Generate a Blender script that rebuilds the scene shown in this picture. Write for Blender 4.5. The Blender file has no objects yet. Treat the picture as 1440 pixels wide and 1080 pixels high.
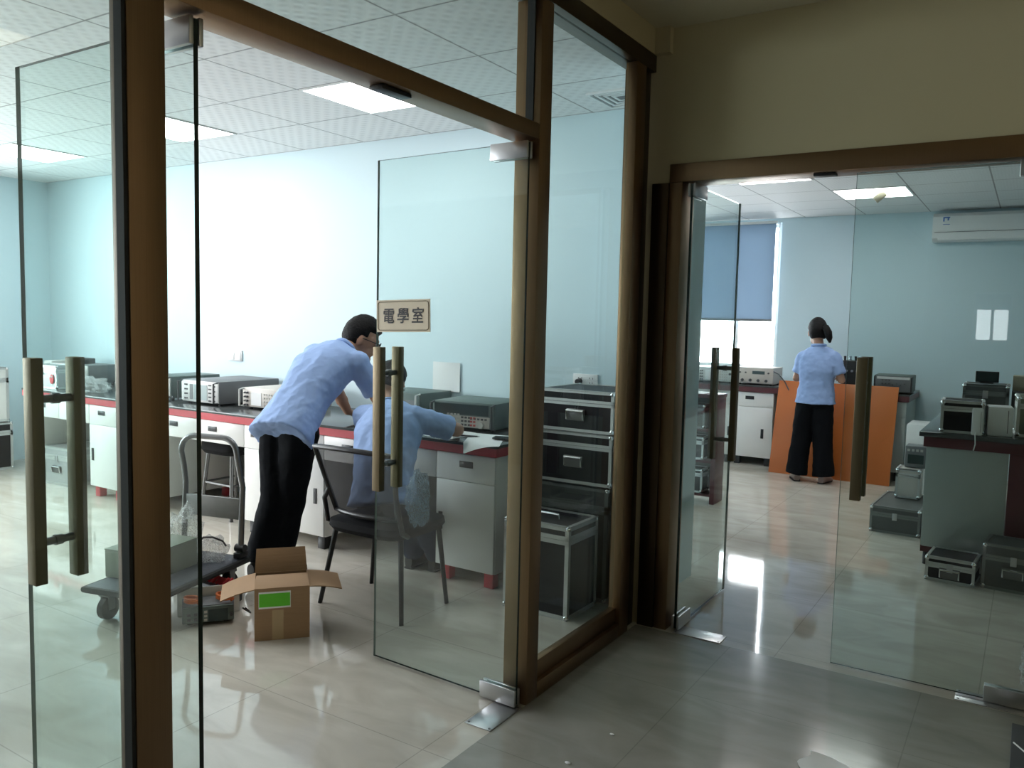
import bpy, bmesh, math, random
from mathutils import Vector, Matrix, Euler, noise
random.seed(7)
PI = math.pi
C = bpy.context.scene.collection
scene = bpy.context.scene

# ------------------------------------------------------------------ camera
FPX, YAW, PITCH, ROLL = 1149.63, 0.565643, 0.0804605, 0.0223566
def camera():
    cy, sy = math.cos(YAW), math.sin(YAW)
    fwd = Vector((-sy*math.cos(PITCH), cy*math.cos(PITCH), -math.sin(PITCH)))
    right = Vector((cy, sy, 0)); up = right.cross(fwd)
    r = math.cos(ROLL)*right + math.sin(ROLL)*up
    u = -math.sin(ROLL)*right + math.cos(ROLL)*up
    cam = bpy.data.cameras.new('camera'); o = bpy.data.objects.new('camera', cam); C.objects.link(o)
    cam.sensor_fit = 'HORIZONTAL'; cam.sensor_width = 36; cam.lens = FPX/1440*36
    cam.clip_start = 0.05
    m = Matrix((r, u, -fwd)).transposed().to_4x4(); m.translation = (0, 0, 1.5)
    o.matrix_world = m
    scene.camera = o
camera()

# ------------------------------------------------------------------ light
SKY = 18.0            # daylight outside the windows
PANEL = 11.0          # LED ceiling panels
EXPOSURE = 0.0
w = bpy.data.worlds.new('world'); scene.world = w; w.use_nodes = True
w.node_tree.nodes['Background'].inputs[0].default_value = (0.93, 0.97, 1.0, 1)
w.node_tree.nodes['Background'].inputs[1].default_value = SKY
def portal(loc, rot, sx, sy):
    l = bpy.data.lights.new('window_portal', 'AREA'); l.shape = 'RECTANGLE'; l.size = sx; l.size_y = sy
    l.cycles.is_portal = True
    o = bpy.data.objects.new('window_portal', l); o.location = loc; o.rotation_euler = rot; C.objects.link(o)
portal((-8.48, 0.95, 1.75), (PI/2, 0, -PI/2), 4.7, 1.9)     # left room window (facing +X)
portal((-4.15, 9.62, 1.83), (-PI/2, 0, 0), 3.5, 1.7)         # right room window (facing -Y)
portal((-0.59, -8.32, 1.68), (PI/2, 0, 0), 0.6, 0.9)          # corridor end window
scene.view_settings.view_transform = 'Standard'; scene.view_settings.look = 'None'
scene.view_settings.gamma = 1.0; scene.view_settings.use_curve_mapping = False
scene.view_settings.exposure = EXPOSURE
scene.cycles.max_bounces = 12; scene.cycles.diffuse_bounces = 5; scene.cycles.glossy_bounces = 5
scene.cycles.transparent_max_bounces = 40; scene.cycles.transmission_bounces = 6
scene.cycles.caustics_reflective = False; scene.cycles.caustics_refractive = False
scene.cycles.sample_clamp_indirect = 6.0

# ------------------------------------------------------------------ materials
def srgb(h):
    f = lambda c: c/12.92 if c <= 0.04045 else ((c+0.055)/1.055)**2.4
    return tuple(f(int(h[i:i+2], 16)/255) for i in (0, 2, 4)) + (1,)
MAT = {}
def nodes(name):
    m = bpy.data.materials.new(name); m.use_nodes = True; MAT[name] = m
    return m, m.node_tree.nodes, m.node_tree.links, m.node_tree.nodes['Principled BSDF']
def mat(name, col, rough=0.5, metal=0.0, var=0.06, scale=12, bump=0.0, spec=0.5, stretch=None, coat=0.0):
    m, n, l, b = nodes(name)
    col = srgb(col) if isinstance(col, str) else col
    tc = n.new('ShaderNodeTexCoord'); nz = n.new('ShaderNodeTexNoise'); nz.inputs['Scale'].default_value = scale
    nz.inputs['Detail'].default_value = 4
    src = tc.outputs['Object']
    if stretch:
        mp = n.new('ShaderNodeMapping'); mp.inputs['Scale'].default_value = stretch
        l.new(src, mp.inputs['Vector']); src = mp.outputs['Vector']
    l.new(src, nz.inputs['Vector'])
    mx = n.new('ShaderNodeMix'); mx.data_type = 'RGBA'
    mx.inputs[6].default_value = tuple(c*(1-var) for c in col[:3]) + (1,)
    mx.inputs[7].default_value = tuple(min(1, c*(1+var)) for c in col[:3]) + (1,)
    l.new(nz.outputs[0], mx.inputs[0]); l.new(mx.outputs[2], b.inputs['Base Color'])
    b.inputs['Roughness'].default_value = rough; b.inputs['Metallic'].default_value = metal
    b.inputs['Specular IOR Level'].default_value = spec
    b.inputs['Coat Weight'].default_value = coat
    if bump:
        bp = n.new('ShaderNodeBump'); bp.inputs['Strength'].default_value = bump; bp.inputs['Distance'].default_value = 0.01
        l.new(nz.outputs[0], bp.inputs['Height']); l.new(bp.outputs[0], b.inputs['Normal'])
    return m

mat('wall_blue', (0.59, 0.725, 0.775, 1), 0.6, var=0.02, scale=3)
mat('wall_beige', (0.50, 0.43, 0.28, 1), 0.7, var=0.03, scale=3)
mat('wall_corridor_pale', (0.62, 0.53, 0.38, 1), 0.7, var=0.03, scale=3)  # unseen corridor walls, colour raised to reflect warm light onto the posts
mat('corridor_ceiling', (0.55, 0.50, 0.38, 1), 0.8, var=0.02, scale=3)
mat('bronze', (0.26, 0.165, 0.095, 1), 0.38, 1.0, var=0.12, scale=6, stretch=(60, 60, 0.6))
mat('bronze_dimmed', (0.15, 0.135, 0.105, 1), 0.5, 1.0, var=0.12, scale=6, stretch=(60, 60, 0.6))  # greyer bronze, weak reflection of the post side put into the colour
mat('wall_front_darkened', (0.10, 0.105, 0.11, 1), 0.6, var=0.2, scale=4)  # unseen front wall, colour darkened to cut reflections in glass and posts
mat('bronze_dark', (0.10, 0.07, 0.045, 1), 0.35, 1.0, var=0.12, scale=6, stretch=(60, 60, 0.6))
mat('handle_bronze', (0.17, 0.135, 0.085, 1), 0.5, 1.0, var=0.1, scale=6, stretch=(60, 60, 0.6))
mat('steel', (0.55, 0.55, 0.56, 1), 0.3, 1.0, var=0.05)
mat('steel_dark', (0.20, 0.20, 0.20, 1), 0.38, 1.0, var=0.1)
mat('aluminium', (0.62, 0.63, 0.62, 1), 0.42, 0.85, var=0.08, scale=20)
mat('white_lacquer', (0.80, 0.79, 0.77, 1), 0.3, var=0.02)
mat('grey_panel', (0.42, 0.46, 0.44, 1), 0.4, var=0.04)
mat('white_plastic', (0.80, 0.80, 0.80, 1), 0.35, var=0.02)
mat('black_plastic', (0.012, 0.012, 0.014, 1), 0.4, var=0.2)
mat('dark_plastic', (0.045, 0.047, 0.05, 1), 0.45, var=0.2)
mat('deck_grey', (0.04, 0.047, 0.062, 1), 0.55, var=0.2, scale=60, bump=0.3)
mat('worktop', (0.055, 0.06, 0.06, 1), 0.18, var=0.2, scale=30)
mat('bench_red', (0.50, 0.05, 0.065, 1), 0.35, var=0.06)
mat('maroon', (0.10, 0.022, 0.028, 1), 0.35, var=0.15)
mat('case_black', (0.009, 0.009, 0.013, 1), 0.45, var=0.3, scale=50, spec=0.3)
mat('seat_black', (0.008, 0.008, 0.009, 1), 0.8, var=0.2, scale=80, spec=0.15)
mat('panel_steel', (0.22, 0.22, 0.21, 1), 0.5, 0.3, var=0.15, scale=30)
mat('case_grey', (0.09, 0.095, 0.092, 1), 0.45, var=0.15, scale=50)
mat('case_silver', (0.45, 0.46, 0.46, 1), 0.42, 0.5, var=0.15, scale=40)
mat('chrome', (0.85, 0.85, 0.86, 1), 0.12, 1.0, var=0.02)
mat('cardboard', (0.36, 0.225, 0.125, 1), 0.85, var=0.1, scale=8, bump=0.15, stretch=(1, 1, 12))
mat('green_label', (0.13, 0.62, 0.03, 1), 0.6, var=0.03)
mat('paper', (0.84, 0.84, 0.84, 1), 0.8, var=0.02)
mat('tape', (0.50, 0.36, 0.20, 1), 0.25, var=0.05)
mat('board_orange', (0.50, 0.135, 0.028, 1), 0.38, var=0.06, scale=2)
mat('shirt_blue', (0.30, 0.43, 0.72, 1), 0.85, var=0.05, scale=40, bump=0.1)
mat('trouser_black', (0.006, 0.007, 0.009, 1), 0.9, spec=0.1, var=0.2, scale=60, bump=0.15)
mat('trouser_navy', (0.02, 0.028, 0.06, 1), 0.9, spec=0.1, var=0.2, scale=60)
mat('skin', (0.40, 0.215, 0.14, 1), 0.5, var=0.06, scale=30)
mat('hair', (0.006, 0.0055, 0.006, 1), 0.6, spec=0.15, var=0.4, scale=90, bump=0.6)
mat('shoe', (0.02, 0.018, 0.018, 1), 0.35)
mat('sandal', (0.30, 0.22, 0.2, 1), 0.4)
mat('instrument_grey', (0.15, 0.155, 0.16, 1), 0.5, var=0.06)
mat('instrument_green', (0.10, 0.135, 0.125, 1), 0.5, var=0.08)
mat('instrument_white', (0.66, 0.66, 0.64, 1), 0.42, var=0.03)
mat('instrument_cream', (0.55, 0.51, 0.46, 1), 0.45, var=0.04)
mat('screen', (0.03, 0.05, 0.05, 1), 0.12, var=0.05)
mat('screen_pale', (0.40, 0.47, 0.47, 1), 0.2, var=0.04)
mat('key_dark', (0.06, 0.06, 0.065, 1), 0.5)
mat('key_light', (0.50, 0.48, 0.44, 1), 0.5)
mat('key_red', (0.4, 0.05, 0.04, 1), 0.5)
mat('orange_cable', (0.62, 0.15, 0.03, 1), 0.5)
mat('red_plastic', (0.55, 0.03, 0.04, 1), 0.4)
mat('box_green', (0.20, 0.225, 0.17, 1), 0.45, var=0.08)
mat('sign_cream', (0.72, 0.62, 0.46, 1), 0.5, var=0.04, scale=25)
mat('sign_line', (0.20, 0.14, 0.07, 1), 0.5)
mat('ink', (0.008, 0.006, 0.006, 1), 0.6)
mat('blue_ink', (0.06, 0.16, 0.42, 1), 0.5)
mat('blind_bar', (0.75, 0.75, 0.74, 1), 0.4)
mat('window_frame', (0.80, 0.81, 0.80, 1), 0.4)
mat('beige_plastic', (0.42, 0.38, 0.28, 1), 0.5)
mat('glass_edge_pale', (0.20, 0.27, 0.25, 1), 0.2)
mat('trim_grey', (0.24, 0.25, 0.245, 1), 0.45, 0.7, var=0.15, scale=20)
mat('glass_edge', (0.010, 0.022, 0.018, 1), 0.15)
mat('rubber', (0.02, 0.02, 0.02, 1), 0.7)

def glass(name, tint, gloss=1.0):
    m, n, l, b = nodes(name); n.remove(b)
    out = n['Material Output']
    geo = n.new('ShaderNodeNewGeometry')
    ior = n.new('ShaderNodeMix'); ior.data_type = 'FLOAT'
    ior.inputs[2].default_value = 1.5; ior.inputs[3].default_value = 1/1.5
    l.new(geo.outputs['Backfacing'], ior.inputs[0])
    fr = n.new('ShaderNodeFresnel'); l.new(ior.outputs[0], fr.inputs['IOR'])
    mu = n.new('ShaderNodeMath'); mu.operation = 'MULTIPLY'; mu.inputs[1].default_value = gloss
    l.new(fr.outputs[0], mu.inputs[0])
    tr = n.new('ShaderNodeBsdfTransparent'); tr.inputs[0].default_value = tint
    gl = n.new('ShaderNodeBsdfGlossy'); gl.inputs['Roughness'].default_value = 0.0
    gl.inputs[0].default_value = (1, 1, 1, 1)
    mx = n.new('ShaderNodeMixShader'); l.new(mu.outputs[0], mx.inputs[0])
    l.new(tr.outputs[0], mx.inputs[1]); l.new(gl.outputs[0], mx.inputs[2]); l.new(mx.outputs[0], out.inputs[0])
    return m
glass('door_glass', (0.895, 0.95, 0.938, 1), 0.6)
glass('grey_glass', (0.75, 0.76, 0.76, 1))
glass('clear_glass', (0.97, 0.98, 0.98, 1))
def film(name, col, alpha):
    """thin crumpled clear plastic: mostly see-through with a shiny milky part"""
    m, n, l, b = nodes(name); out = n['Material Output']
    b.inputs['Base Color'].default_value = col; b.inputs['Roughness'].default_value = 0.12
    tr = n.new('ShaderNodeBsdfTransparent'); mx = n.new('ShaderNodeMixShader')
    nz = n.new('ShaderNodeTexNoise'); nz.inputs['Scale'].default_value = 35
    mu = n.new('ShaderNodeMath'); mu.operation = 'MULTIPLY'; mu.inputs[1].default_value = alpha*2
    l.new(nz.outputs[0], mu.inputs[0]); l.new(mu.outputs[0], mx.inputs[0])
    l.new(tr.outputs[0], mx.inputs[1]); l.new(b.outputs[0], mx.inputs[2]); l.new(mx.outputs[0], out.inputs[0])
    bp = n.new('ShaderNodeBump'); bp.inputs['Strength'].default_value = 0.8; bp.inputs['Distance'].default_value = 0.02
    l.new(nz.outputs[0], bp.inputs['Height']); l.new(bp.outputs[0], b.inputs['Normal'])
film('clear_film', (0.88, 0.90, 0.90, 1), 0.33)
film('blue_film', (0.45, 0.60, 0.75, 1), 0.4)
def mesh_fabric():
    m, n, l, b = nodes('mesh_fabric'); out = n['Material Output']
    b.inputs['Base Color'].default_value = (0.03, 0.03, 0.035, 1); b.inputs['Roughness'].default_value = 0.8
    tr = n.new('ShaderNodeBsdfTransparent'); mx = n.new('ShaderNodeMixShader')
    tc = n.new('ShaderNodeTexCoord'); ck = n.new('ShaderNodeTexChecker'); ck.inputs['Scale'].default_value = 600
    l.new(tc.outputs['Object'], ck.inputs['Vector'])
    mr = n.new('ShaderNodeMapRange'); mr.inputs[3].default_value = 0.3; mr.inputs[4].default_value = 0.8
    l.new(ck.outputs['Fac'], mr.inputs[0]); l.new(mr.outputs[0], mx.inputs[0])
    l.new(tr.outputs[0], mx.inputs[1]); l.new(b.outputs[0], mx.inputs[2]); l.new(mx.outputs[0], out.inputs[0])
mesh_fabric()
def blind_fabric():
    m, n, l, b = nodes('blind_fabric'); out = n['Material Output']; n.remove(b)
    d = n.new('ShaderNodeBsdfDiffuse'); d.inputs[0].default_value = (0.27, 0.34, 0.42, 1)
    t = n.new('ShaderNodeBsdfTranslucent'); t.inputs[0].default_value = (0.235, 0.285, 0.335, 1)
    wv = n.new('ShaderNodeTexNoise'); wv.inputs['Scale'].default_value = 200
    a = n.new('ShaderNodeMixShader'); a.inputs[0].default_value = 0.5
    l.new(d.outputs[0], a.inputs[1]); l.new(t.outputs[0], a.inputs[2]); l.new(a.outputs[0], out.inputs[0])
blind_fabric()
def emit(name, col, s):
    m, n, l, b = nodes(name)
    b.inputs['Base Color'].default_value = (0.8, 0.8, 0.8, 1)
    b.inputs['Emission Color'].default_value = col; b.inputs['Emission Strength'].default_value = s
emit('fill_diffuser', (1.0, 0.86, 0.66, 1), 4.5)
emit('led_diffuser', (1.0, 0.985, 0.96, 1), PANEL)

def floor_tile(name, c0, c1, joint, size, off, rough, veins=2.2):
    m, n, l, b = nodes(name)
    tc = n.new('ShaderNodeTexCoord')
    mp = n.new('ShaderNodeMapping'); mp.inputs['Location'].default_value = (off[0], off[1], 0)
    l.new(tc.outputs['Object'], mp.inputs['Vector'])
    br = n.new('ShaderNodeTexBrick'); br.offset = 0.0; br.squash = 1.0
    br.inputs['Scale'].default_value = 1.0; br.inputs['Brick Width'].default_value = size; br.inputs['Row Height'].default_value = size
    br.inputs['Mortar Size'].default_value = 0.0022; br.inputs['Mortar Smooth'].default_value = 0.1
    br.inputs['Color1'].default_value = (1, 1, 1, 1); br.inputs['Color2'].default_value = (0.96, 0.96, 0.96, 1)
    br.inputs['Mortar'].default_value = (joint, joint, joint, 1)
    l.new(mp.outputs['Vector'], br.inputs['Vector'])
    nz = n.new('ShaderNodeTexNoise'); nz.inputs['Scale'].default_value = veins; nz.inputs['Detail'].default_value = 8
    nz.inputs['Distortion'].default_value = 1.2
    mp2 = n.new('ShaderNodeMapping'); mp2.inputs['Scale'].default_value = (1, 2.6, 1); mp2.inputs['Rotation'].default_value = (0, 0, 0.5)
    l.new(tc.outputs['Object'], mp2.inputs['Vector']); l.new(mp2.outputs['Vector'], nz.inputs['Vector'])
    rp = n.new('ShaderNodeValToRGB'); rp.color_ramp.elements[0].position = 0.32; rp.color_ramp.elements[1].position = 0.7
    rp.color_ramp.elements[0].color = c0; rp.color_ramp.elements[1].color = c1
    l.new(nz.outputs[0], rp.inputs[0])
    mx = n.new('ShaderNodeMix'); mx.data_type = 'RGBA'; mx.blend_type = 'MULTIPLY'; mx.inputs[0].default_value = 1
    l.new(rp.outputs[0], mx.inputs[6]); l.new(br.outputs['Color'], mx.inputs[7]); l.new(mx.outputs[2], b.inputs['Base Color'])
    b.inputs['Roughness'].default_value = rough; b.inputs['Specular IOR Level'].default_value = 0.6 if rough < .1 else 0.4
    n2 = n.new('ShaderNodeTexNoise'); n2.inputs['Scale'].default_value = 7.0
    bp = n.new('ShaderNodeBump'); bp.inputs['Strength'].default_value = 0.015; bp.inputs['Distance'].default_value = 0.02
    l.new(tc.outputs['Object'], n2.inputs['Vector']); l.new(n2.outputs[0], bp.inputs['Height']); l.new(bp.outputs[0], b.inputs['Normal'])
floor_tile('floor_cream', (0.52, 0.48, 0.41, 1), (0.655, 0.615, 0.54, 1), 0.72, 0.8, (0.1, 0.25), 0.05)
floor_tile('floor_grey', (0.27, 0.262, 0.232, 1), (0.36, 0.345, 0.31, 1), 0.8, 0.8, (0.3, 0.1), 0.14)

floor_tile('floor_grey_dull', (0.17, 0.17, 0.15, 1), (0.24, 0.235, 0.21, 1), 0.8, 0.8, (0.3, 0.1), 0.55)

def ceiling_tile(name, sx, sy, ox, oy, dots):
    m, n, l, b = nodes(name)
    tc = n.new('ShaderNodeTexCoord'); mp = n.new('ShaderNodeMapping')
    mp.inputs['Location'].default_value = (-ox/sx, -oy/sy, 0); mp.inputs['Scale'].default_value = (1/sx, 1/sy, 1)
    l.new(tc.outputs['Object'], mp.inputs['Vector'])
    br = n.new('ShaderNodeTexBrick'); br.offset = 0; br.inputs['Scale'].default_value = 1
    br.inputs['Brick Width'].default_value = 1; br.inputs['Row Height'].default_value = 1; br.inputs['Mortar Size'].default_value = 0.009
    br.inputs['Mortar Smooth'].default_value = 0.0
    br.inputs['Color1'].default_value = br.inputs['Color2'].default_value = (1, 1, 1, 1); br.inputs['Mortar'].default_value = (0.42, 0.42, 0.42, 1)
    l.new(mp.outputs['Vector'], br.inputs['Vector'])
    # pressed pattern of small dimples
    wx = n.new('ShaderNodeTexWave'); wx.bands_direction = 'X'; wx.inputs['Scale'].default_value = dots
    wy = n.new('ShaderNodeTexWave'); wy.bands_direction = 'Y'; wy.inputs['Scale'].default_value = dots
    rot = n.new('ShaderNodeMapping'); rot.inputs['Rotation'].default_value = (0, 0, PI/4)
    l.new(mp.outputs['Vector'], rot.inputs['Vector'])
    l.new(rot.outputs['Vector'], wx.inputs['Vector']); l.new(rot.outputs['Vector'], wy.inputs['Vector'])
    ad = n.new('ShaderNodeMath'); ad.operation = 'MULTIPLY'; l.new(wx.outputs['Fac'], ad.inputs[0]); l.new(wy.outputs['Fac'], ad.inputs[1])
    rp = n.new('ShaderNodeMapRange'); rp.inputs[3].default_value = 0.80; rp.inputs[4].default_value = 0.69
    l.new(ad.outputs[0], rp.inputs[0])
    mx = n.new('ShaderNodeMix'); mx.data_type = 'RGBA'; mx.blend_type = 'MULTIPLY'; mx.inputs[0].default_value = 1
    l.new(br.outputs['Color'], mx.inputs[6]); l.new(rp.outputs[0], mx.inputs[7]); l.new(mx.outputs[2], b.inputs['Base Color'])
    b.inputs['Roughness'].default_value = 0.6
    bp = n.new('ShaderNodeBump'); bp.inputs['Strength'].default_value = 0.15; bp.inputs['Distance'].default_value = 0.01
    l.new(ad.outputs[0], bp.inputs['Height']); l.new(bp.outputs[0], b.inputs['Normal'])
ZL, ZR, ZC = 2.735, 2.68, 2.862
TX, TY = 0.612, 0.60
ceiling_tile('ceiling_left', TX, TY, -2.30, 2.66, 3.2)
ceiling_tile('ceiling_right', 0.617, 0.60, -2.20, 7.03, 6.0)

# ------------------------------------------------------------------ mesh helpers
class G:
    def __init__(s): s.bm = bmesh.new(); s.m = 0
    def _fin(s, geom):
        for f in geom:
            if isinstance(f, bmesh.types.BMFace): f.material_index = s.m
    def box(s, x0, y0, z0, x1, y1, z1, bev=0.0, M=None):
        vs = [s.bm.verts.new((x, y, z)) for z in (z0, z1) for y in (y0, y1) for x in (x0, x1)]
        fs = [s.bm.faces.new([vs[i] for i in q]) for q in ((0,2,3,1),(4,5,7,6),(0,1,5,4),(2,6,7,3),(0,4,6,2),(1,3,7,5))]
        s._fin(fs)
        if bev > 0:
            es = list({e for f in fs for e in f.edges})
            r = bmesh.ops.bevel(s.bm, geom=es, offset=bev, segments=2, affect='EDGES', profile=0.5)
            s._fin(r['faces']); vs = list({v for f in r['faces'] for v in f.verts} | {v for v in vs if v.is_valid})
        if M is not None: bmesh.ops.transform(s.bm, matrix=M, verts=[v for v in vs if v.is_valid])
        return s
    def cyl(s, p0, p1, r0, r1=None, seg=16):
        return s.tube([p0, p1], [r0, r0 if r1 is None else r1], seg)
    def tube(s, pts, r, seg=10, flat=1.0, closed=False, up=None):
        pts = [Vector(p) for p in pts]; n = len(pts)
        rs = r if isinstance(r, (list, tuple)) else [r]*n
        rings = []; prev = None
        for i, p in enumerate(pts):
            if closed: t = (pts[(i+1) % n]-pts[i-1])
            else: t = (pts[min(i+1, n-1)]-pts[max(i-1, 0)])
            t.normalize()
            if prev is None:
                a = Vector(up) if up is not None else (Vector((0, 0, 1)) if abs(t.z) < 0.9 else Vector((1, 0, 0)))
                u = (a - t*a.dot(t)).normalized()
            else: u = (prev - t*prev.dot(t)).normalized()
            prev = u; v = t.cross(u)
            rings.append([s.bm.verts.new(p + u*(rs[i]*flat*math.cos(2*PI*k/seg)) + v*(rs[i]*math.sin(2*PI*k/seg))) for k in range(seg)])
        fs = []
        for i in range(n if closed else n-1):
            A, B = rings[i], rings[(i+1) % n]
            for k in range(seg): fs.append(s.bm.faces.new((A[k], A[(k+1) % seg], B[(k+1) % seg], B[k])))
        if not closed:
            fs.append(s.bm.faces.new(rings[0][::-1])); fs.append(s.bm.faces.new(rings[-1]))
        s._fin(fs); return s
    def sph(s, c, r, seg=16, M=None):
        if not isinstance(r, (list, tuple)): r = (r, r, r)
        q = bmesh.ops.create_uvsphere(s.bm, u_segments=seg, v_segments=max(6, seg//2), radius=1)
        mm = Matrix.Translation(Vector(c)) @ (M if M is not None else Matrix.Identity(4)) @ Matrix.Diagonal((*r, 1))
        bmesh.ops.transform(s.bm, matrix=mm, verts=q['verts'])
        s._fin({f for v in q['verts'] for f in v.link_faces}); return s
    def loft(s, secs, seg=24):
        """secs: (centre, side axis, front axis, half width, half depth[, exponent])"""
        rings = []
        for q in secs:
            c, a, b, wd, dp = q[:5]; e = q[5] if len(q) > 5 else 2.3
            c, a, b = Vector(c), Vector(a).normalized(), Vector(b).normalized(); ring = []
            for k in range(seg):
                t = 2*PI*k/seg; cs, sn = math.cos(t), math.sin(t)
                ring.append(s.bm.verts.new(c + a*(wd*math.copysign(abs(cs)**(2/e), cs)) + b*(dp*math.copysign(abs(sn)**(2/e), sn))))
            rings.append(ring)
        fs = []
        for A, B in zip(rings, rings[1:]):
            for k in range(seg): fs.append(s.bm.faces.new((A[k], A[(k+1) % seg], B[(k+1) % seg], B[k])))
        fs.append(s.bm.faces.new(rings[0][::-1])); fs.append(s.bm.faces.new(rings[-1])); s._fin(fs); return s
    def prism(s, poly, z0, z1):
        a = [s.bm.verts.new((x, y, z0)) for x, y in poly]; b = [s.bm.verts.new((x, y, z1)) for x, y in poly]
        n = len(poly); fs = [s.bm.faces.new(a[::-1]), s.bm.faces.new(b)]
        for i in range(n): fs.append(s.bm.faces.new((a[i], a[(i+1) % n], b[(i+1) % n], b[i])))
        s._fin(fs); return s
    def grid(s, f, nu, nv, thick=0.0):
        """sheet from f(u,v), closed with a given thickness along local normals"""
        P = [[Vector(f(i/nu, j/nv)) for j in range(nv+1)] for i in range(nu+1)]
        def nor(i, j):
            a = P[min(i+1, nu)][j]-P[max(i-1, 0)][j]; b = P[i][min(j+1, nv)]-P[i][max(j-1, 0)]
            return a.cross(b).normalized()
        T = [[s.bm.verts.new(P[i][j]) for j in range(nv+1)] for i in range(nu+1)]
        fs = []
        if thick:
            B = [[s.bm.verts.new(P[i][j]-nor(i, j)*thick) for j in range(nv+1)] for i in range(nu+1)]
        for i in range(nu):
            for j in range(nv):
                fs.append(s.bm.faces.new((T[i][j], T[i+1][j], T[i+1][j+1], T[i][j+1])))
                if thick: fs.append(s.bm.faces.new((B[i][j], B[i][j+1], B[i+1][j+1], B[i+1][j])))
        if thick:
            for i in range(nu):
                fs.append(s.bm.faces.new((T[i][0], B[i][0], B[i+1][0], T[i+1][0]))); fs.append(s.bm.faces.new((T[i][nv], T[i+1][nv], B[i+1][nv], B[i][nv])))
            for j in range(nv):
                fs.append(s.bm.faces.new((T[0][j], T[0][j+1], B[0][j+1], B[0][j]))); fs.append(s.bm.faces.new((T[nu][j], B[nu][j], B[nu][j+1], T[nu][j+1])))
        s._fin(fs); return s
    def xf(s, M):
        bmesh.ops.transform(s.bm, matrix=M, verts=s.bm.verts[:]); return s
    def obj(s, name, mats, parent=None, angle=35, label=None):
        bmesh.ops.recalc_face_normals(s.bm, faces=s.bm.faces[:])
        me = bpy.data.meshes.new(name); s.bm.to_mesh(me); s.bm.free()
        for q in (mats if isinstance(mats, (list, tuple)) else [mats]): me.materials.append(MAT[q])
        for p in me.polygons: p.use_smooth = True
        me.set_sharp_from_angle(angle=math.radians(angle))
        o = bpy.data.objects.new(name, me); C.objects.link(o)
        if parent is not None: o.parent = parent
        if label: o['label'] = label
        return o
def tag(o, label, cat, group=None, kind=None):
    o['label'] = label; o['category'] = cat
    if group: o['group'] = group
    if kind: o['kind'] = kind
    return o
def thing(name, label, cat, loc=(0, 0, 0), rz=0.0, group=None, kind=None):
    o = bpy.data.objects.new(name, None); C.objects.link(o); o.empty_display_size = 0.05
    o.location = loc; o.rotation_euler = (0, 0, rz)
    return tag(o, label, cat, group, kind)
def struct(o, label=None, cat=None):
    o['kind'] = 'structure'
    if label: o['label'] = label; o['category'] = cat
    return o
def B(*a, **k): return G().box(*a, **k)
def dup(root, loc, rz, label, group=None):
    r = root.copy(); C.objects.link(r); r.location = loc; r.rotation_euler = (0, 0, rz); r['label'] = label
    if group: r['group'] = group
    for ch in list(root.children):
        c = ch.copy(); C.objects.link(c); c.parent = r
        for g in list(ch.children):
            d = g.copy(); C.objects.link(d); d.parent = c
    return r
# ------------------------------------------------------------------ the setting
XA0, XA1 = -1.682, -1.574       # glass partition of the left room (frame depth)
YB0, YB1 = 3.69, 3.80           # door frame of the right room
YW = 4.47                       # back wall of the left room
YR = 9.43                       # back wall of the right room
g = G(); g.box(-8.46, -1.7, -0.1, -1.576, 4.6, 0); g.box(-6.1, 4.6, -0.1, 2.7, 9.6, 0); g.box(-1.576, 3.672, -0.1, 2.7, 4.6, 0)
struct(g.obj('floor', 'floor_cream'), 'polished cream tile floor of the two lit office rooms', 'floor')
struct(B(-1.576, -8.2, -0.1, 2.0, 0.9, 0).obj('floor', 'floor_grey_dull'))  # unseen rear floor, made dull to keep window glare off the glass
struct(B(-1.576, 0.9, -0.1, 2.0, 3.672, 0).obj('floor', 'floor_grey'), 'dark grey polished stone floor of the corridor', 'floor')
struct(B(-8.46, -1.7, ZL, -1.69, 4.6, 2.85).obj('ceiling', 'ceiling_left'), 'dimpled white tile ceiling of the left room', 'ceiling')
g = G(); g.box(-6.1, 4.6, ZR, 2.7, 9.6, 2.85); g.box(-1.63, 3.85, ZR, 2.7, 4.6, 2.85)
struct(g.obj('ceiling', 'ceiling_right'), 'white tile ceiling of the right room', 'ceiling')
struct(B(-1.69, -8.2, ZC, 2.0, 3.7, 2.97).obj('ceiling', 'corridor_ceiling'), 'dim beige plaster ceiling of the corridor', 'ceiling')
Y0, Y1, Z0, Z1 = -1.4, 3.3, 0.8, 2.66
g = G(); g.box(-8.46, -1.7, 0, -8.36, Y0, 2.9); g.box(-8.46, Y1, 0, -8.36, 4.6, 2.9); g.box(-8.46, Y0, 0, -8.36, Y1, Z0); g.box(-8.46, Y0, Z1, -8.36, Y1, 2.9)
struct(g.obj('wall_left', 'wall_blue'))
struct(B(-8.36, YW, 0, -1.63, 4.6, 2.9).obj('wall_back', 'wall_blue'))
struct(B(-1.73, 3.70, 0, -1.63, YW, 2.9).obj('wall_corner', 'wall_blue'))
struct(B(-8.36, -1.7, 0, -1.69, -1.6, 2.9).obj('wall_front', 'wall_front_darkened'))
g = G(); g.box(-1.69, -8.2, 0, XA1, -0.6, 2.97); g.box(-1.69, -0.6, 2.744, XA1, 3.69, 2.97)
struct(g.obj('wall_corridor_left', 'wall_beige'))
g = G(); g.box(-1.63, 3.70, 0, -1.49, 3.85, 2.97); g.box(-1.49, 3.70, 2.236, 0.16, 3.85, 2.97); g.box(0.16, 3.70, 0, 2.0, 3.85, 2.97); g.box(XA1, 3.66, 2.744, -1.5, 3.70, 2.97)
struct(g.obj('wall_corridor_back', 'wall_beige'), 'olive beige wall over the right doorway in shade', 'wall')
struct(B(1.9, -8.2, 0, 2.0, 3.7, 2.97).obj('wall_corridor_right', 'wall_corridor_pale'))
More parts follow.
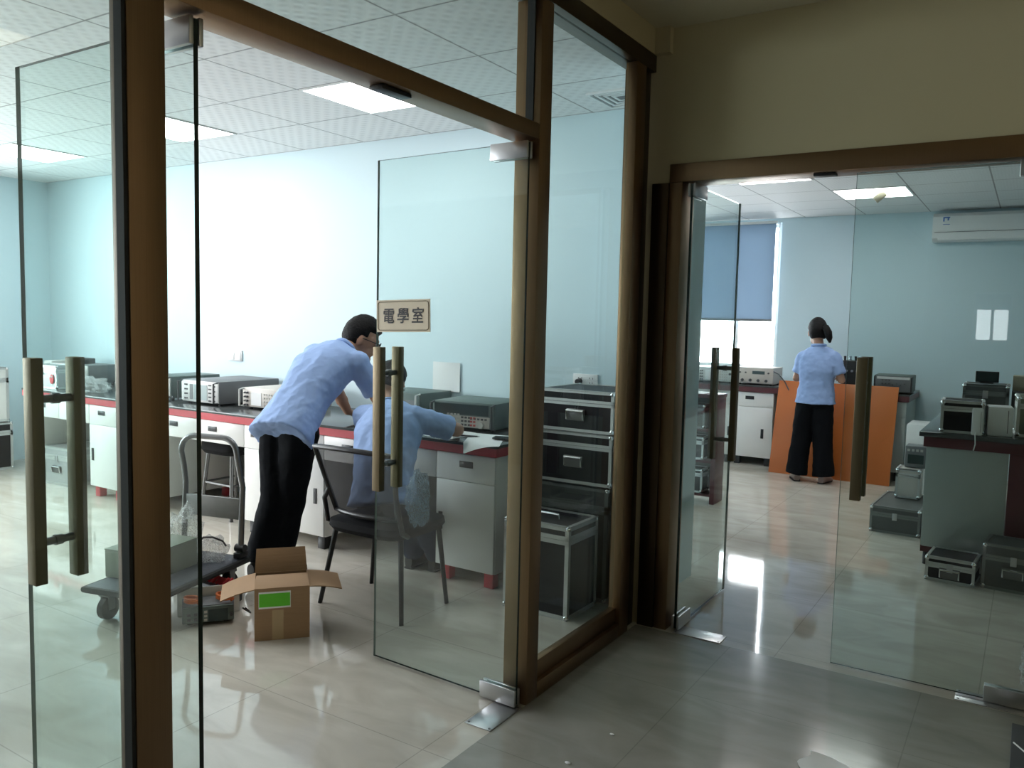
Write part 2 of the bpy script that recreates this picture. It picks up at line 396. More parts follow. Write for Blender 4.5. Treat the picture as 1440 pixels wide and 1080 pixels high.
g = G(); g.box(-1.69, -8.3, 0, -0.86, -8.1, 2.97); g.box(-0.32, -8.3, 0, 2.0, -8.1, 2.97); g.box(-0.86, -8.3, 0, -0.32, -8.1, 1.27); g.box(-0.86, -8.3, 2.1, -0.32, -8.1, 2.97)
struct(g.obj('wall_corridor_end', 'wall_corridor_pale'))
struct(B(-6.1, 4.6, 0, -6.0, 9.6, 2.9).obj('wall_office_left', 'wall_blue'))
struct(B(2.6, 3.85, 0, 2.7, 9.6, 2.9).obj('wall_office_right', 'wall_blue'))
g = G(); g.box(2.0, 3.7, 0, 2.7, 3.85, 2.9); struct(g.obj('wall_office_front', 'wall_blue'))
WX0, WX1, WZ0, WZ1 = -5.85, -2.45, 0.98, 2.63
g = G(); g.box(-6.1, YR, 0, WX0, 9.6, 2.9); g.box(WX1, YR, 0, 2.7, 9.6, 2.9); g.box(WX0, YR, 0, WX1, 9.6, WZ0); g.box(WX0, YR, WZ1, WX1, 9.6, 2.9)
struct(g.obj('wall_office_back', 'wall_blue'), 'pale blue back wall of the right room', 'wall')

def window(name, x0, x1, y, z0, z1, nm, label, rz=0):
    t = thing(name, label, 'window', ((x0+x1)/2, y, z0), rz, kind='structure')
    W, H = (x1-x0)/2, z1-z0; f = 0.045
    g = G(); g.box(-W, -.03, 0, W, .03, f); g.box(-W, -.03, H-f, W, .03, H); g.box(-W, -.03, f, -W+f, .03, H-f); g.box(W-f, -.03, f, W, .03, H-f)
    for k in range(1, nm):
        x = -W + 2*W*k/nm; g.box(x-.022, -.028, f, x+.022, .028, H-f)
    g.obj('window_frame', 'window_frame', t)
    B(-W+f, -.003, f, W-f, .003, H-f).obj('window_pane', 'grey_glass' if name == 'window_3' else 'clear_glass', t)
    B(-W, -.055, -.03, W, .03, 0).obj('window_sill', 'white_lacquer', t)
window('window_1', -8.41-2.35, -8.41+2.35, 0.95, 0.8, 2.66, 4, 'wide white framed window in the far left wall of the left room', PI/2)
window('window_2', WX0, WX1, 9.52, WZ0, WZ1, 7, 'bright window half covered by a blue roller blind')
window('window_3', -0.86, -0.32, -8.2, 1.27, 2.1, 2, 'small window at the far end of the corridor')

# glass partition of the left room: bronze frame
t = thing('trim_1', 'brown bronze metal frame of the glass partition on the left', 'door frame', (-1.63, 2.6, 0), kind='structure')
o_ = Vector((1.63, -2.6, 0))
def part(name, mats, parent, *boxes, off=o_, label=None, bev=0.002):
    g = G()
    for b in boxes: g.box(*b, bev=bev)
    g.xf(Matrix.Translation(off)); return g.obj(name, mats, parent, label=label)
part('post', 'bronze', t, (-1.603, 1.005, 0, XA1, 1.092, 2.665)); part('back_strip', 'bronze_dimmed', t, (-1.634, 1.005, 0, -1.6035, 1.092, 2.665)); part('gasket', 'rubber', t, (-1.604, 0.996, 0, -1.578, 1.0045, 2.665), bev=0)
part('post', 'bronze', t, (XA0, 2.632, 0, XA1, 2.715, 2.665)); part('gasket', 'rubber', t, (-1.634, 2.7155, .14, -1.602, 2.722, 2.664), (-1.634, 2.625, 2.214, -1.602, 2.6315, 2.664), bev=0)
part('post', 'bronze', t, (-1.63, 3.475, 0, XA1, 3.575, 2.665)); part('corner_post', 'bronze_dark', t, (XA0, 3.577, 0, -1.60, 3.688, 2.742))
part('header', 'bronze', t, (XA0, 1.0925, 2.156, XA1, 2.6315, 2.213))
part('top_rail', 'bronze_dark', t, (XA0, -0.6, 2.667, XA1, 3.688, 2.743))
part('sill', 'bronze', t, (-1.640, 2.7155, 0, XA1, 3.4745, 0.062), (-1.626, 2.7155, 0.0625, -1.594, 3.4745, 0.138))
part('sill', 'bronze', t, (XA0, -0.6, 0, XA1, 1.0045, 0.138))
part('door_catch', 'black_plastic', t, (-1.65, 1.80, 2.143, -1.60, 1.93, 2.1555), label='small dark door catch under the header')
def pane(name, y0, y1, z0, z1, label):
    o = B(-1.624, y0, z0, -1.612, y1, z1).obj(name, 'door_glass'); tag(o, label, 'window', kind='structure'); return o
pane('window_4', 2.716, 3.474, 0.138, 2.667, 'tall fixed glass pane right of the left doorway')
pane('window_5', 1.093, 2.631, 2.213, 2.667, 'glass transom pane above the left doorway')
pane('window_6', -0.6, 0.995, 0.138, 2.667, 'fixed glass pane at the left edge of the partition')

# frame of the right doorway
t = thing('trim_2', 'brown bronze metal frame around the right doorway', 'door frame', (-0.7, 3.74, 0), kind='structure')
o_ = Vector((0.7, -3.74, 0))
part('post', 'bronze', t, (-1.49, YB0, 0, -1.425, YB1+.05, 2.150), off=o_); part('post', 'bronze', t, (0.095, YB0, 0, 0.16, YB1+.05, 2.150), off=o_)
part('header', 'bronze', t, (-1.49, YB0, 2.152, 0.16, YB1+.05, 2.236), off=o_)
part('corner_shade', 'bronze_dark', t, (-1.5735, 3.682, 0, -1.4905, 3.6995, 2.15), off=o_); part('door_stop', 'black_plastic', t, (-0.845, 3.72, 2.139, -0.755, 3.77, 2.1515), off=o_, label='small black door stop under the header')  # dark board on the corner wall strip stands for its shade

# glass door leaves: local x along the leaf from the hinge, local y across it
LH = 2.143
def leaf(name, hinge, ang, width, hx, side, label, flip=1):
    t = thing(name, label, 'door', (hinge[0], hinge[1], 0), ang, kind='structure')
    g = G(); g.box(0, -.006, .012, width, .006, LH)
    me_o = g.obj('pane', ['door_glass', 'glass_edge', 'glass_edge_pale'], t, label='clear glass sheet with a dark green edge')
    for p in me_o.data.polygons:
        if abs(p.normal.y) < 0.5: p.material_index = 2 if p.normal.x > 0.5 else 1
    for z0, z1, lab in ((LH-.058, LH+.004, 'top'), (.006, .072, 'bottom')):
        g = G(); g.box(-.004, -.019, z0, .165, -.0065, z1, bev=.003); g.box(-.004, .0065, z0, .165, .019, z1, bev=.003)
        g.obj('clamp', 'steel', t, label='brushed steel hinge clamp')
    h = G(); 
    for s in (-1, 1): h.box(hx-.021, s*.056-.016, .762, hx+.021, s*.056+.016, 1.368, bev=.002)
    ho = h.obj('handle', 'handle_bronze', t, label='pair of square bronze pull bars')
    for z in (.872, 1.258):
        G().cyl((hx, -.041, z), (hx, .041, z), .011).obj('spacer', 'steel_dark', ho)
        G().cyl((hx, -.010, z), (hx, .010, z), .0145).obj('washer', 'steel_dark', ho)
    return t
d1 = leaf('door_1', (-1.602, 1.187), PI-math.radians(0.0), 0.755, 0.605, 1, 'glass door leaf swung open behind the leftmost bronze post')
d2 = leaf('door_2', (-1.597, 2.597), PI-math.radians(2.5), 0.757, 0.690, 1, 'open glass door leaf bearing the cream name plate')
d3 = leaf('door_3', (-1.385, 3.712), PI/2, 0.735, 0.600, 1, 'glass door leaf swung inward at the left of the right doorway')
d4 = leaf('door_4', (0.083, 3.735), PI, 0.752, 0.680, 1, 'closed glass door leaf of the right doorway')
def floor_plate(x0, y0, x1, y1, label):
    g = G(); g.box(x0, y0, 0.0005, x1, y1, .004, bev=.001)
    o = g.obj('floor_hinge_plate', 'steel'); tag(o, label, 'hinge plate')
    for x in (x0+.012, x1-.012):
        for y in (y0+.012, y1-.012): G().cyl((x, y, .0035), (x, y, .0052), .005, seg=10).obj('screw_head', 'steel_dark', o)
floor_plate(-1.690, 2.385, -1.575, 2.605, 'steel floor hinge plate under the open leaf of the left doorway')
floor_plate(-1.385, 3.678, -1.15, 3.785, 'steel floor hinge plate at the left of the right doorway')
floor_plate(-0.18, 3.678, 0.085, 3.785, 'steel floor hinge plate at the right edge of the right doorway')

# name plate on the open leaf (corridor face): flat cream board with dark border and brush characters
def sign():
    t = thing('door_sign', 'cream name plate with three black brush characters on the glass leaf', 'sign', (-2.178, 2.5885, 1.499), math.radians(-2.5))
    t.rotation_euler = (0, math.radians(-1.6), math.radians(-2.5))
    W, H = .147, .066
    B(-W, -.002, -H, W, .0, H).obj('board', 'sign_cream', t)
    def rr(w, h, r, n=6):
        pts = []
        for cx, cz, a0 in ((w-r, h-r, 0), (-w+r, h-r, 90), (-w+r, -h+r, 180), (w-r, -h+r, 270)):
            for k in range(n+1):
                a = math.radians(a0+90*k/n); pts.append((cx+r*math.cos(a), -.0025, cz+r*math.sin(a)))
        return pts
    G().tube(rr(W-.008, H-.008, .012), .0016, 6, closed=True).obj('border', 'sign_line', t)
    for i, ch in enumerate('\u96fb\u5b78\u5ba4'):
        cu = bpy.data.curves.new('character', 'FONT'); cu.body = ch; cu.size = .067; cu.align_x = 'CENTER'; cu.align_y = 'CENTER'
        cu.extrude = .0004; cu.shear = 0.08
        tmp = bpy.data.objects.new('character', cu); C.objects.link(tmp); bpy.context.view_layer.update()
        me = bpy.data.meshes.new_from_object(tmp.evaluated_get(bpy.context.evaluated_depsgraph_get())); bpy.data.objects.remove(tmp)
        bm = bmesh.new(); bm.from_mesh(me); src = bm.verts[:] + bm.edges[:] + bm.faces[:]
        for k in range(6):                       # heavier, brush-like strokes: the glyph thickened by small shifted copies
            r = bmesh.ops.duplicate(bm, geom=src); vs = [v for v in r['geom'] if isinstance(v, bmesh.types.BMVert)]
            bmesh.ops.translate(bm, verts=vs, vec=(.0009*math.cos(k*PI/3), .0012*math.sin(k*PI/3), .00004*(k+1)))
        bm.to_mesh(me); bm.free()
        o = bpy.data.objects.new('character', me); C.objects.link(o); me.materials.clear(); me.materials.append(MAT['ink']); o.parent = t
        o.location = (-.080+.080*i, -.0027, -.004); o.rotation_euler = (PI/2, 0, 0)
sign()

# LED ceiling panels
def panel(x0, y0, sx, sy, z, label):
    t = thing('ceiling_light', label, 'ceiling light', (x0+sx/2, y0+sy/2, z), group='square LED panels set in the ceilings')
    a, b = sx/2-.008, sy/2-.008
    g = G(); f = .016
    g.box(-a, -b, -.006, a, -b+f, -.0003); g.box(-a, b-f, -.006, a, b, -.0003); g.box(-a, -b+f, -.006, -a+f, b-f, -.0003); g.box(a-f, -b+f, -.006, a, b-f, -.0003)
    g.obj('frame', 'white_plastic', t)
    B(-a+f, -b+f, -.005, a-f, b-f, -.0006).obj('diffuser', 'led_diffuser', t)
ly = 3.26
panel(-2.30-2*TX, ly, TX, .6, ZL, 'lit square ceiling panel nearest the glass door of the left room')
panel(-2.30-5*TX, ly, TX, .6, ZL, 'middle one of three lit ceiling panels in the left room')
panel(-2.30-8*TX, ly, TX, .6, ZL, 'leftmost lit ceiling panel, near the far left wall')
panel(-1.583, 7.63, .617, .6, ZR, 'lit square ceiling panel in the right room with a small sensor below')
panel(-2.20, 6.43, .617, .6, ZR, 'lit ceiling panel cut by the header of the right doorway')
t = thing('ceiling_light', 'added warm fill lamp on the corridor ceiling, out of view', 'ceiling light', (1.25, 2.1, ZC))  # added fill lamp, out of view, to brighten corridor walls and posts
B(-.17, -.17, -.012, .17, .17, -.0003, bev=.003).obj('frame', 'white_plastic', t); B(-.15, -.15, -.016, .15, .15, -.0122).obj('diffuser', 'fill_diffuser', t)
# air vent in the left room ceiling
t = thing('ceiling_vent', 'white square air vent in the left room ceiling', 'vent', (-1.99, 4.23, ZL))
g = G()
for k in range(4):
    a = .16-.035*k; z = -.012+.002*k
    for b in ((-a, -a, a, -a+.016), (-a, a-.016, a, a), (-a, -a+.016, -a+.016, a-.016), (a-.016, -a+.016, a, a-.016)): g.box(b[0], b[1], z, b[2], b[3], -.0005)
g.obj('louvre', 'white_plastic', t); B(-.155, -.155, -.003, .155, .155, -.0004).obj('backing', 'instrument_grey', t)
# ceiling sensor in the right room
t = thing('ceiling_sensor', 'small beige sensor hanging below the right room panel', 'sensor', (-1.19, 7.72, ZR-.006))
G().cyl((0, 0, 0), (0, 0, -.03), .008).obj('stem', 'beige_plastic', t)
g = G(); g.box(-.05, -.022, -.03, .05, .022, .03, bev=.008); g.xf(Matrix.Translation((0, 0, -.06)) @ Euler((0, math.radians(-40), 0)).to_matrix().to_4x4()); g.obj('housing', 'beige_plastic', t)
# roller blind
t = thing('roller_blind', 'dusty blue roller blind pulled half down over the window', 'blind', (-3.13, YR-.035, 2.63))
G().cyl((-.64, 0, .0), (.64, 0, .0), .022).obj('roller', 'blind_bar', t)
g = G(); g.grid(lambda u, v: (-.63+1.26*u, -.018-.004*math.sin(v*3), -.01-1.08*v), 12, 12, .0015); g.obj('fabric', 'blind_fabric', t)
B(-.63, -.03, -1.105, .63, -.012, -1.08, bev=.003).obj('bottom_bar', 'steel_dark', t)
G().tube([(.665, -.01, 0), (.66, -.015, -.6), (.65, -.012, -1.2)], .004, 6).obj('pull_chain', 'white_plastic', t)

t = thing('roller_blind', 'short blind over the small window at the far end of the corridor', 'blind', (-0.59, -8.12, 2.08))
G().cyl((-.26, 0, .0), (.26, 0, .0), .018).obj('roller', 'blind_bar', t); B(-.255, -.003, -.27, .255, -.001, -.01).obj('fabric', 'blind_fabric', t)

# split air conditioner
t = thing('air_conditioner', 'white wall air conditioner near the ceiling of the right room', 'air conditioner', (-0.49, YR, 2.36))
g = G(); prof = [(-.0005, 0), (-.15, .0), (-.185, .03), (-.20, .10), (-.195, .24), (-.16, .275), (-.0005, .275)]
a = [g.bm.verts.new((-.43, y, z)) for y, z in prof]; b = [g.bm.verts.new((.43, y, z)) for y, z in prof]
g.bm.faces.new(a); g.bm.faces.new(b[::-1])
for i in range(len(prof)): g.bm.faces.new((a[i], b[i], b[(i+1) % len(prof)], a[(i+1) % len(prof)]))
g.obj('body', 'white_plastic', t)
B(-.41, -.204, .085, .43, -.199, .089).obj('panel_gap', 'instrument_grey', t)
g = G(); g.box(-.38, -.184, .012, .40, -.178, .06); g.xf(Matrix.Translation((0, 0, 0))); g.obj('louvre', 'white_plastic', t)
B(-.345, -.2035, .15, -.27, -.198, .24).obj('energy_label', 'paper', t)
g = G(); g.box(-.338, -.2045, .222, -.277, -.2030, .235); g.box(-.338, -.2045, .158, -.277, -.2030, .164); g.box(-.338, -.2045, .19, -.325, -.2030, .222); g.box(-.30, -.2045, .20, -.285, -.2030, .222)
g.obj('label_print', 'blue_ink', t)
# ------------------------------------------------------------------ left room bench
YF = 3.66
ZB = .745; ZT = .81
def bench_top():
    t = thing('worktop', 'long dark worktop with a red front edge along the left room back wall', 'worktop', (-4.85, YF, ZB))
    B(-2.45, -.018, .048, 2.45, .79, .065, bev=.003).obj('top_slab', 'worktop', t)
    g = G(); g.box(-2.447, -.015, 0, 2.447, .02, .0475); g.box(2.41, .0205, 0, 2.447, .785, .0475); g.box(-2.447, .0205, 0, -2.41, .785, .0475)
    g.obj('edge_band', 'bench_red', t, label='red edge band')
bench_top()
def plate(g_parent, x, y, z, w, h):
    """recessed black pull plate"""
    g = G(); g.box(x-w/2, y-.004, z-h/2, x+w/2, y, z+h/2, bev=.002)
    return g.obj('pull_plate', 'black_plastic', g_parent)
def cabinet(x0, x1, drawers, doors, label, deep=.74, y=YF, legs=True, bodymat='white_lacquer', mats='white_lacquer', ztop=ZB, foot='bench_red'):
    """drawers: list of (x0, x1, handle x); doors: list of (x0, x1, handle x)"""
    cx = (x0+x1)/2
    t = thing('lab_cabinet', label, 'cabinet', (cx, y, 0), group='white lab cabinets')
    dx0 = min(d[0] for d in doors) if doors else x0; dx1 = max(d[1] for d in doors) if doors else x1
    B(dx0-cx, .02, .085, dx1-cx, deep, ztop-.001, bev=.002).obj('body', bodymat, t)
    for a, b, hx in drawers:
        d = B(a-cx+.002, 0, ztop-.158, b-cx-.002, .0195, ztop-.006, bev=.002).obj('drawer', mats, t)
        plate(d, hx-cx, 0, ztop-.062, .092, .036)
    for a, b, hx in doors:
        d = B(a-cx+.002, 0, .09, b-cx-.002, .0195, ztop-.161, bev=.002).obj('door', mats, t)
        plate(d, hx-cx, 0, .345, .03, .10)
    for fx in (dx0-cx+.05, dx1-cx-.05):
        for fy in (.06, deep-.06): B(fx-.03, fy-.03, 0, fx+.03, fy+.03, .084, bev=.003).obj('foot', foot, t)
    return t
cabinet(-2.82, -2.42, [(-2.82, -2.42, -2.612)], [(-2.82, -2.42, -2.785)], 'white lab cabinet at the right end of the left bench')
def drawer_row(x0, x1, hs, label, back='grey_panel'):
    cx = (x0+x1)/2
    t = thing('hanging_drawers', label, 'drawers', (cx, YF, .585)); n = len(hs); w_ = (x1-x0)/n
    B(-(x1-x0)/2+.001, .021, .0, (x1-x0)/2-.001, .60, .159).obj('box', 'white_lacquer', t)
    B(-(x1-x0)/2+.001, .72, -.50, (x1-x0)/2-.001, .735, .159).obj('back_panel', back, t)
    for k, hx in enumerate(hs):
        a = -(x1-x0)/2+w_*k
        d = B(a+.002, 0, .002, a+w_-.002, .020, .154, bev=.002).obj('drawer', 'white_lacquer', t)
        plate(d, hx-cx, 0, .098, .092, .036)
drawer_row(-3.71, -2.822, [-3.51, -3.04], 'pair of white hanging drawers over the seated person\'s knees', 'case_grey')  # dark back panel stands for shade in the kneehole
cabinet(-4.46, -3.712, [(-4.46, -4.09, -4.345), (-4.088, -3.712, -3.9)], [(-4.46, -4.09, -4.13), (-4.088, -3.712, -3.785)], 'white double lab cabinet behind the standing man\'s legs', foot='black_plastic')  # feet coloured black for the shade below this cabinet
drawer_row(-5.45, -4.462, [-5.225, -4.79], 'pair of white hanging drawers behind the trolley handle', 'case_grey')  # back panel darkened for the shade under the bench
cabinet(-5.93, -5.452, [(-5.93, -5.452, -5.7)], [(-5.93, -5.452, -5.5)], 'white lab cabinet hidden behind the leftmost bronze post')
cabinet(-6.31, -5.932, [(-6.31, -5.932, -6.138)], [(-6.31, -5.932, -6.267)], 'white lab cabinet beside the silver case under the bench')
drawer_row(-7.19, -6.312, [-7.0, -6.55], 'pair of white hanging drawers over the silver case')
t = thing('side_panel', 'white upright panel carrying the left end of the bench', 'bench leg', (-7.24, YF, 0)); B(-.045, .0, .0, .048, .74, .744, bev=.003).obj('panel', 'white_lacquer', t)

# ------------------------------------------------------------------ flight cases
def case(label, loc, rz, w, d, h, lid, skin='case_black', group='metal edged equipment cases', handle='front', latches=1, gasket=True, trim='aluminium'):
    t = thing('flight_case', label, 'case', loc, rz, group)
    a, b = w/2, d/2; e = .004; zl = h-lid; f = .022 if h > .3 else .016
    if skin == 'case_grey' and trim == 'aluminium': trim = 'trim_grey'
    B(-a+e, -b+e, .006, a-e, b-e, zl-.004).obj('body', skin, t)
    B(-a+e, -b+e, zl+.004, a-e, b-e, h-e).obj('lid', skin, t)
    g = G()
    def frame(z0, z1):
        for sx in (-1, 1):
            for sy in (-1, 1):
                x, y = sx*a, sy*b
                g.box(min(x, x-sx*f), min(y, y-sy*f), z0, max(x, x-sx*f), max(y, y-sy*f), z1)
    ft = min(f, lid*.45)
    frame(.006, zl-.003); frame(zl+.003, h)
    for z0, z1 in ((0, f), (zl-f, zl-.001), (zl+.001, zl+ft), (h-ft, h)):
        for sy in (-1, 1):
            y = sy*b; g.box(-a, min(y, y-sy*.006), z0, a, max(y, y-sy*.006), z1)
        for sx in (-1, 1):
            x = sx*a; g.box(min(x, x-sx*.006), -b, z0, max(x, x-sx*.006), b, z1)
    for sy in (-1, 1):
        y = sy*b; g.box(-a, min(y, y-sy*f), h-.006, a, max(y, y-sy*f), h+.0008)
    for sx in (-1, 1):
        x = sx*a; g.box(min(x, x-sx*f), -b, h-.006, max(x, x-sx*f), b, h+.0008)
    g.obj('edge_trim', trim, t)
    for sx in (-1, 1):
        for sy in (-1, 1):
            for z in (.014, h-.012):
                G().sph((sx*(a-.010), sy*(b-.010), z), .0155, 10).obj('ball_corner', 'chrome', t)
    for k in range(latches):
        x = -a*.55+2*a*.55*k/(max(1, latches-1)) if latches > 1 else 0
        g = G(); g.box(x-.016, -b-.006, zl-.032, x+.016, -b-.0005, zl+min(.02, lid-.005), bev=.002); g.obj('latch', 'steel', t)
    if handle == 'front':
        z = zl*.60
        g = G(); g.box(-.055, -b-.004, z-.035, .055, -b-.0005, z+.028, bev=.002); ho = g.obj('handle', 'steel_dark', t)
        G().tube([(-.05, -b-.006, z-.028), (-.05, -b-.014, z+.018), (.05, -b-.014, z+.018), (.05, -b-.006, z-.028)], .006, 8).obj('bail', 'chrome', ho)
    if handle == 'top':
        g = G(); g.tube([(-.06, -b*.2, h), (-.06, -b*.2, h+.022), (.06, -b*.2, h+.022), (.06, -b*.2, h)], .007, 8); g.obj('handle', 'chrome', t)
    return t
# the tower by the fixed pane
case('tall dark metal edged case on the floor before the tower', (-2.06, 3.66, 0), math.radians(-1), .385, .31, .475, .07, 'case_black', handle='top', latches=0)
case('bottom dark case of the tower behind the fixed pane', (-2.05, 4.07, .0), 0, .44, .44, .615, .12, 'case_grey', handle='none', latches=0)
case('black case with bright handle, second from top of the tower', (-2.04, 4.06, .6235), math.radians(.5), .445, .44, .275, .07, latches=0)
case('black case on top of the tower below the wall socket', (-2.03, 4.06, .9035), math.radians(-.6), .445, .44, .222, .065, latches=0)
# aluminium case in the kneehole
case('silver ribbed metal case on the floor under the bench', (-6.93, 3.90, 0), math.radians(4), .36, .36, .325, .09, 'case_silver')
case('large black case on the floor left of the bench', (-8.14, 3.60, 0), 0, .40, .55, .44, .1)
case('white topped case stacked at the far left edge', (-8.14, 3.60, .447), 0, .40, .5, .5, .12, 'white_lacquer', handle='none')

# ------------------------------------------------------------------ instruments
def instrument(label, loc, rz, w, d, h, face, shell, kind='generator', handles=True, group='bench instruments', name='bench_instrument', hmat='dark_plastic'):
    t = thing(name, label, 'instrument', loc, rz, group); a = w/2
    B(-a, .004, .014, a, d, h, bev=.004).obj('housing', shell, t)
    B(-a+.002, -.008, .018, a-.002, .0035, h-.004, bev=.003).obj('front_panel', face, t)
    for x in (-a+.035, a-.035):
        for y in (.04, d-.04): G().cyl((x, y, 0), (x, y, .0145), .014, seg=10).obj('foot', 'rubber', t)
    y = -.0085
    def knob(x, z, r=.010, m='key_dark'): G().cyl((x, y, z), (x, y-.016, z), r, r*.85, 14).obj('knob', m, t)
    def keys(x0, z0, nx, nz, sx, sz, s, m):
        g = G()
        for i in range(nx):
            for j in range(nz): g.box(x0+i*sx, y-.004, z0+j*sz, x0+i*sx+s, y+.001, z0+j*sz+s*.8)
        g.obj('keypad', m, t)
    def screen(x0, z0, x1, z1, m='screen'): B(x0, y-.002, z0, x1, y+.001, z1).obj('screen', m, t)
    if kind == 'generator':
        keys(-a+.04, .035, 2, 4, .02, h*.19, .014, 'key_dark'); screen(-a*.52, .035, -a*.36, h-.03, 'instrument_grey'); screen(-a*.3, .035, a*.42, h-.03, 'screen_pale')
        keys(a*.50, .03, 2, 5, .018, h*.16, .012, 'key_dark'); keys(a*.78, .03, 1, 4, .02, h*.2, .014, 'key_dark')
    elif kind == 'cream':
        for k in range(4): knob(-a+.035, .03+k*h*.19, .007); knob(-a+.055, .03+k*h*.19, .007)
        screen(-a*.55, .03, -a*.05, h-.03, 'paper'); keys(a*.05, .03, 6, 4, .024, h*.17, .014, 'key_light'); knob(a*.9, h*.6, .014)
    elif kind == 'calibrator':
        screen(-a*.93, h*.56, a*.80, h*.93); B(-a*.55, y-.004, .022, a*.84, y+.0005, h*.52).obj('key_field', 'instrument_cream', t)
        y -= .004
        keys(-a*.5, .03, 4, 4, .024, h*.115, .014, 'key_light'); keys(-a*.5+.10, .03, 3, 3, .024, h*.13, .015, 'key_dark'); keys(a*.24, .03, 2, 3, .022, h*.13, .014, 'key_red')
        knob(a*.58, h*.24, .024, 'key_light'); keys(a*.24, h*.41, 5, 1, .025, .02, .014, 'key_dark')
        y += .004
        for z in (.2, .36): knob(-a*.68, h*z, .008, 'red_plastic'); knob(-a*.82, h*z, .008, 'red_plastic')
    elif kind == 'knobs':
        for k in range(4): knob(-a*.62+k*a*.42, h*.26, .016)
        screen(-a*.1, h*.62, a*.55, h*.8); knob(-a*.75, h*.7, .008); knob(-a*.45, h*.7, .008); knob(a*.75, h*.7, .01)
    elif kind == 'dials':
        for k in range(3):
            knob(-a*.55+k*.03, h*.55, .008); knob(-a*.55+k*.03, h*.75, .008)
        for k in range(4): knob(a*.0+k*a*.2, h*.5+.012*(k % 2), .007)
        keys(-a*.7, h*.15, 6, 1, .03, .02, .012, 'key_dark'); screen(-a*.85, h*.8, a*.85, h*.93, 'instrument_white')
    elif kind == 'meter':
        screen(a*.0, h*.2, a*.75, h*.8); keys(-a*.35, h*.25, 2, 3, .022, h*.2, .014, 'key_light'); keys(-a*.8, h*.3, 2, 2, .03, h*.25, .015, 'key_dark'); knob(a*.88, h*.5, .008)
    elif kind == 'plain':
        screen(-a*.8, h*.35, a*.8, h*.75, 'instrument_grey'); keys(-a*.7, h*.12, 8, 1, .04, .02, .016, 'key_dark')
    if handles:
        for s in (-1, 1):
            x = s*(a-.008)
            G().tube([(x, .0, .02), (x, -.042, .024), (x, -.042, h-.012), (x, .0, h-.006)], .007, 8).obj('handle', hmat, t)
    return t
instrument('white faced signal generator with dark grey sides on the bench', (-5.175, 3.85, ZT), 0, .425, .56, .178, 'instrument_white', 'instrument_grey')
instrument('pale instrument half hidden by the post beside the white generator', (-5.72, 3.88, ZT), 0, .30, .45, .182, 'instrument_white', 'instrument_green', 'plain')
instrument('cream faced test set beside the standing man', (-4.56, 3.91, ZT), 0, .42, .46, .152, 'instrument_cream', 'instrument_cream', 'cream', hmat='instrument_white')
instrument('olive calibrator with keypad and large dial above the papers', (-2.905, 4.035, ZT), math.radians(5.5), .44, .40, .172, 'instrument_green', 'instrument_green', 'calibrator')
instrument('dark rack instrument behind the seated person', (-3.50, 4.12, ZT), 0, .38, .33, .19, 'instrument_green', 'instrument_green', 'plain', hmat='instrument_white')
instrument('dark long instrument behind the clear bags', (-7.33, 4.12, ZT), math.radians(3), .42, .3, .18, 'instrument_white', 'instrument_grey', 'plain', handles=False)
t = thing('label_printer', 'small grey device lying on the long instrument', 'device', (-7.36, 4.20, ZT+.181)); B(-.19, 0, 0, .0, .14, .05, bev=.006).obj('body', 'dark_plastic', t); B(-.185, -.003, .035, -.005, .0, .045).obj('slot', 'white_plastic', t)
instrument('small white box instrument behind the silver case', (-7.72, 4.10, ZT), 0, .14, .24, .20, 'instrument_white', 'instrument_white', 'plain', handles=False)
# silver carry case with a red tag on the bench
ct = case('silver carry case on the bench with a red tag', (-7.15, 3.84, ZT+.001), math.radians(8), .36, .22, .20, .05, 'case_silver', handle='none')
G().sph((.125, -.114, .085), (.027, .002, .042), 20).obj('tag', 'red_plastic', ct, label='red oval tag')
G().tube([(.112, -.1162, .100), (.118, -.1166, .112), (.124, -.1168, .098)], .0025, 6).obj('tag_print', 'paper', ct); G().tube([(.128, -.1166, .098), (.133, -.1166, .110), (.138, -.1162, .100)], .0025, 6).obj('tag_print', 'paper', ct)

# crumpled clear bags
def bag(name, label, loc, r, seed, mat_='clear_film', flat=True, group=None, cat='bag', amp=.35):
    g = G(); g.sph((0, 0, 0), 1, 40)
    for v in g.bm.verts:
        p = v.co.copy(); n_ = noise.noise(p*2.3+Vector((seed, 0, 0)))*amp + noise.noise(p*6+Vector((0, seed, 0)))*amp*.4
        q = p*(1+n_); v.co = Vector((q.x*r[0], q.y*r[1], max(-.55, q.z)*r[2] if flat else q.z*r[2]))
    zmin = min(v.co.z for v in g.bm.verts)
    for v in g.bm.verts: v.co.z -= zmin - .001
    o = g.obj(name, mat_, angle=25); o.location = loc; tag(o, label, cat, group); return o
bag('plastic_bag', 'crumpled clear bag of parts on the bench near the leftmost post', (-6.60, 3.84, ZT), (.21, .10, .075), 3.1, amp=.55)
bag('plastic_bag', 'flat clear bag lying right of the red tagged case', (-6.20, 4.0, ZT), (.15, .12, .05), 8.4, amp=.55)
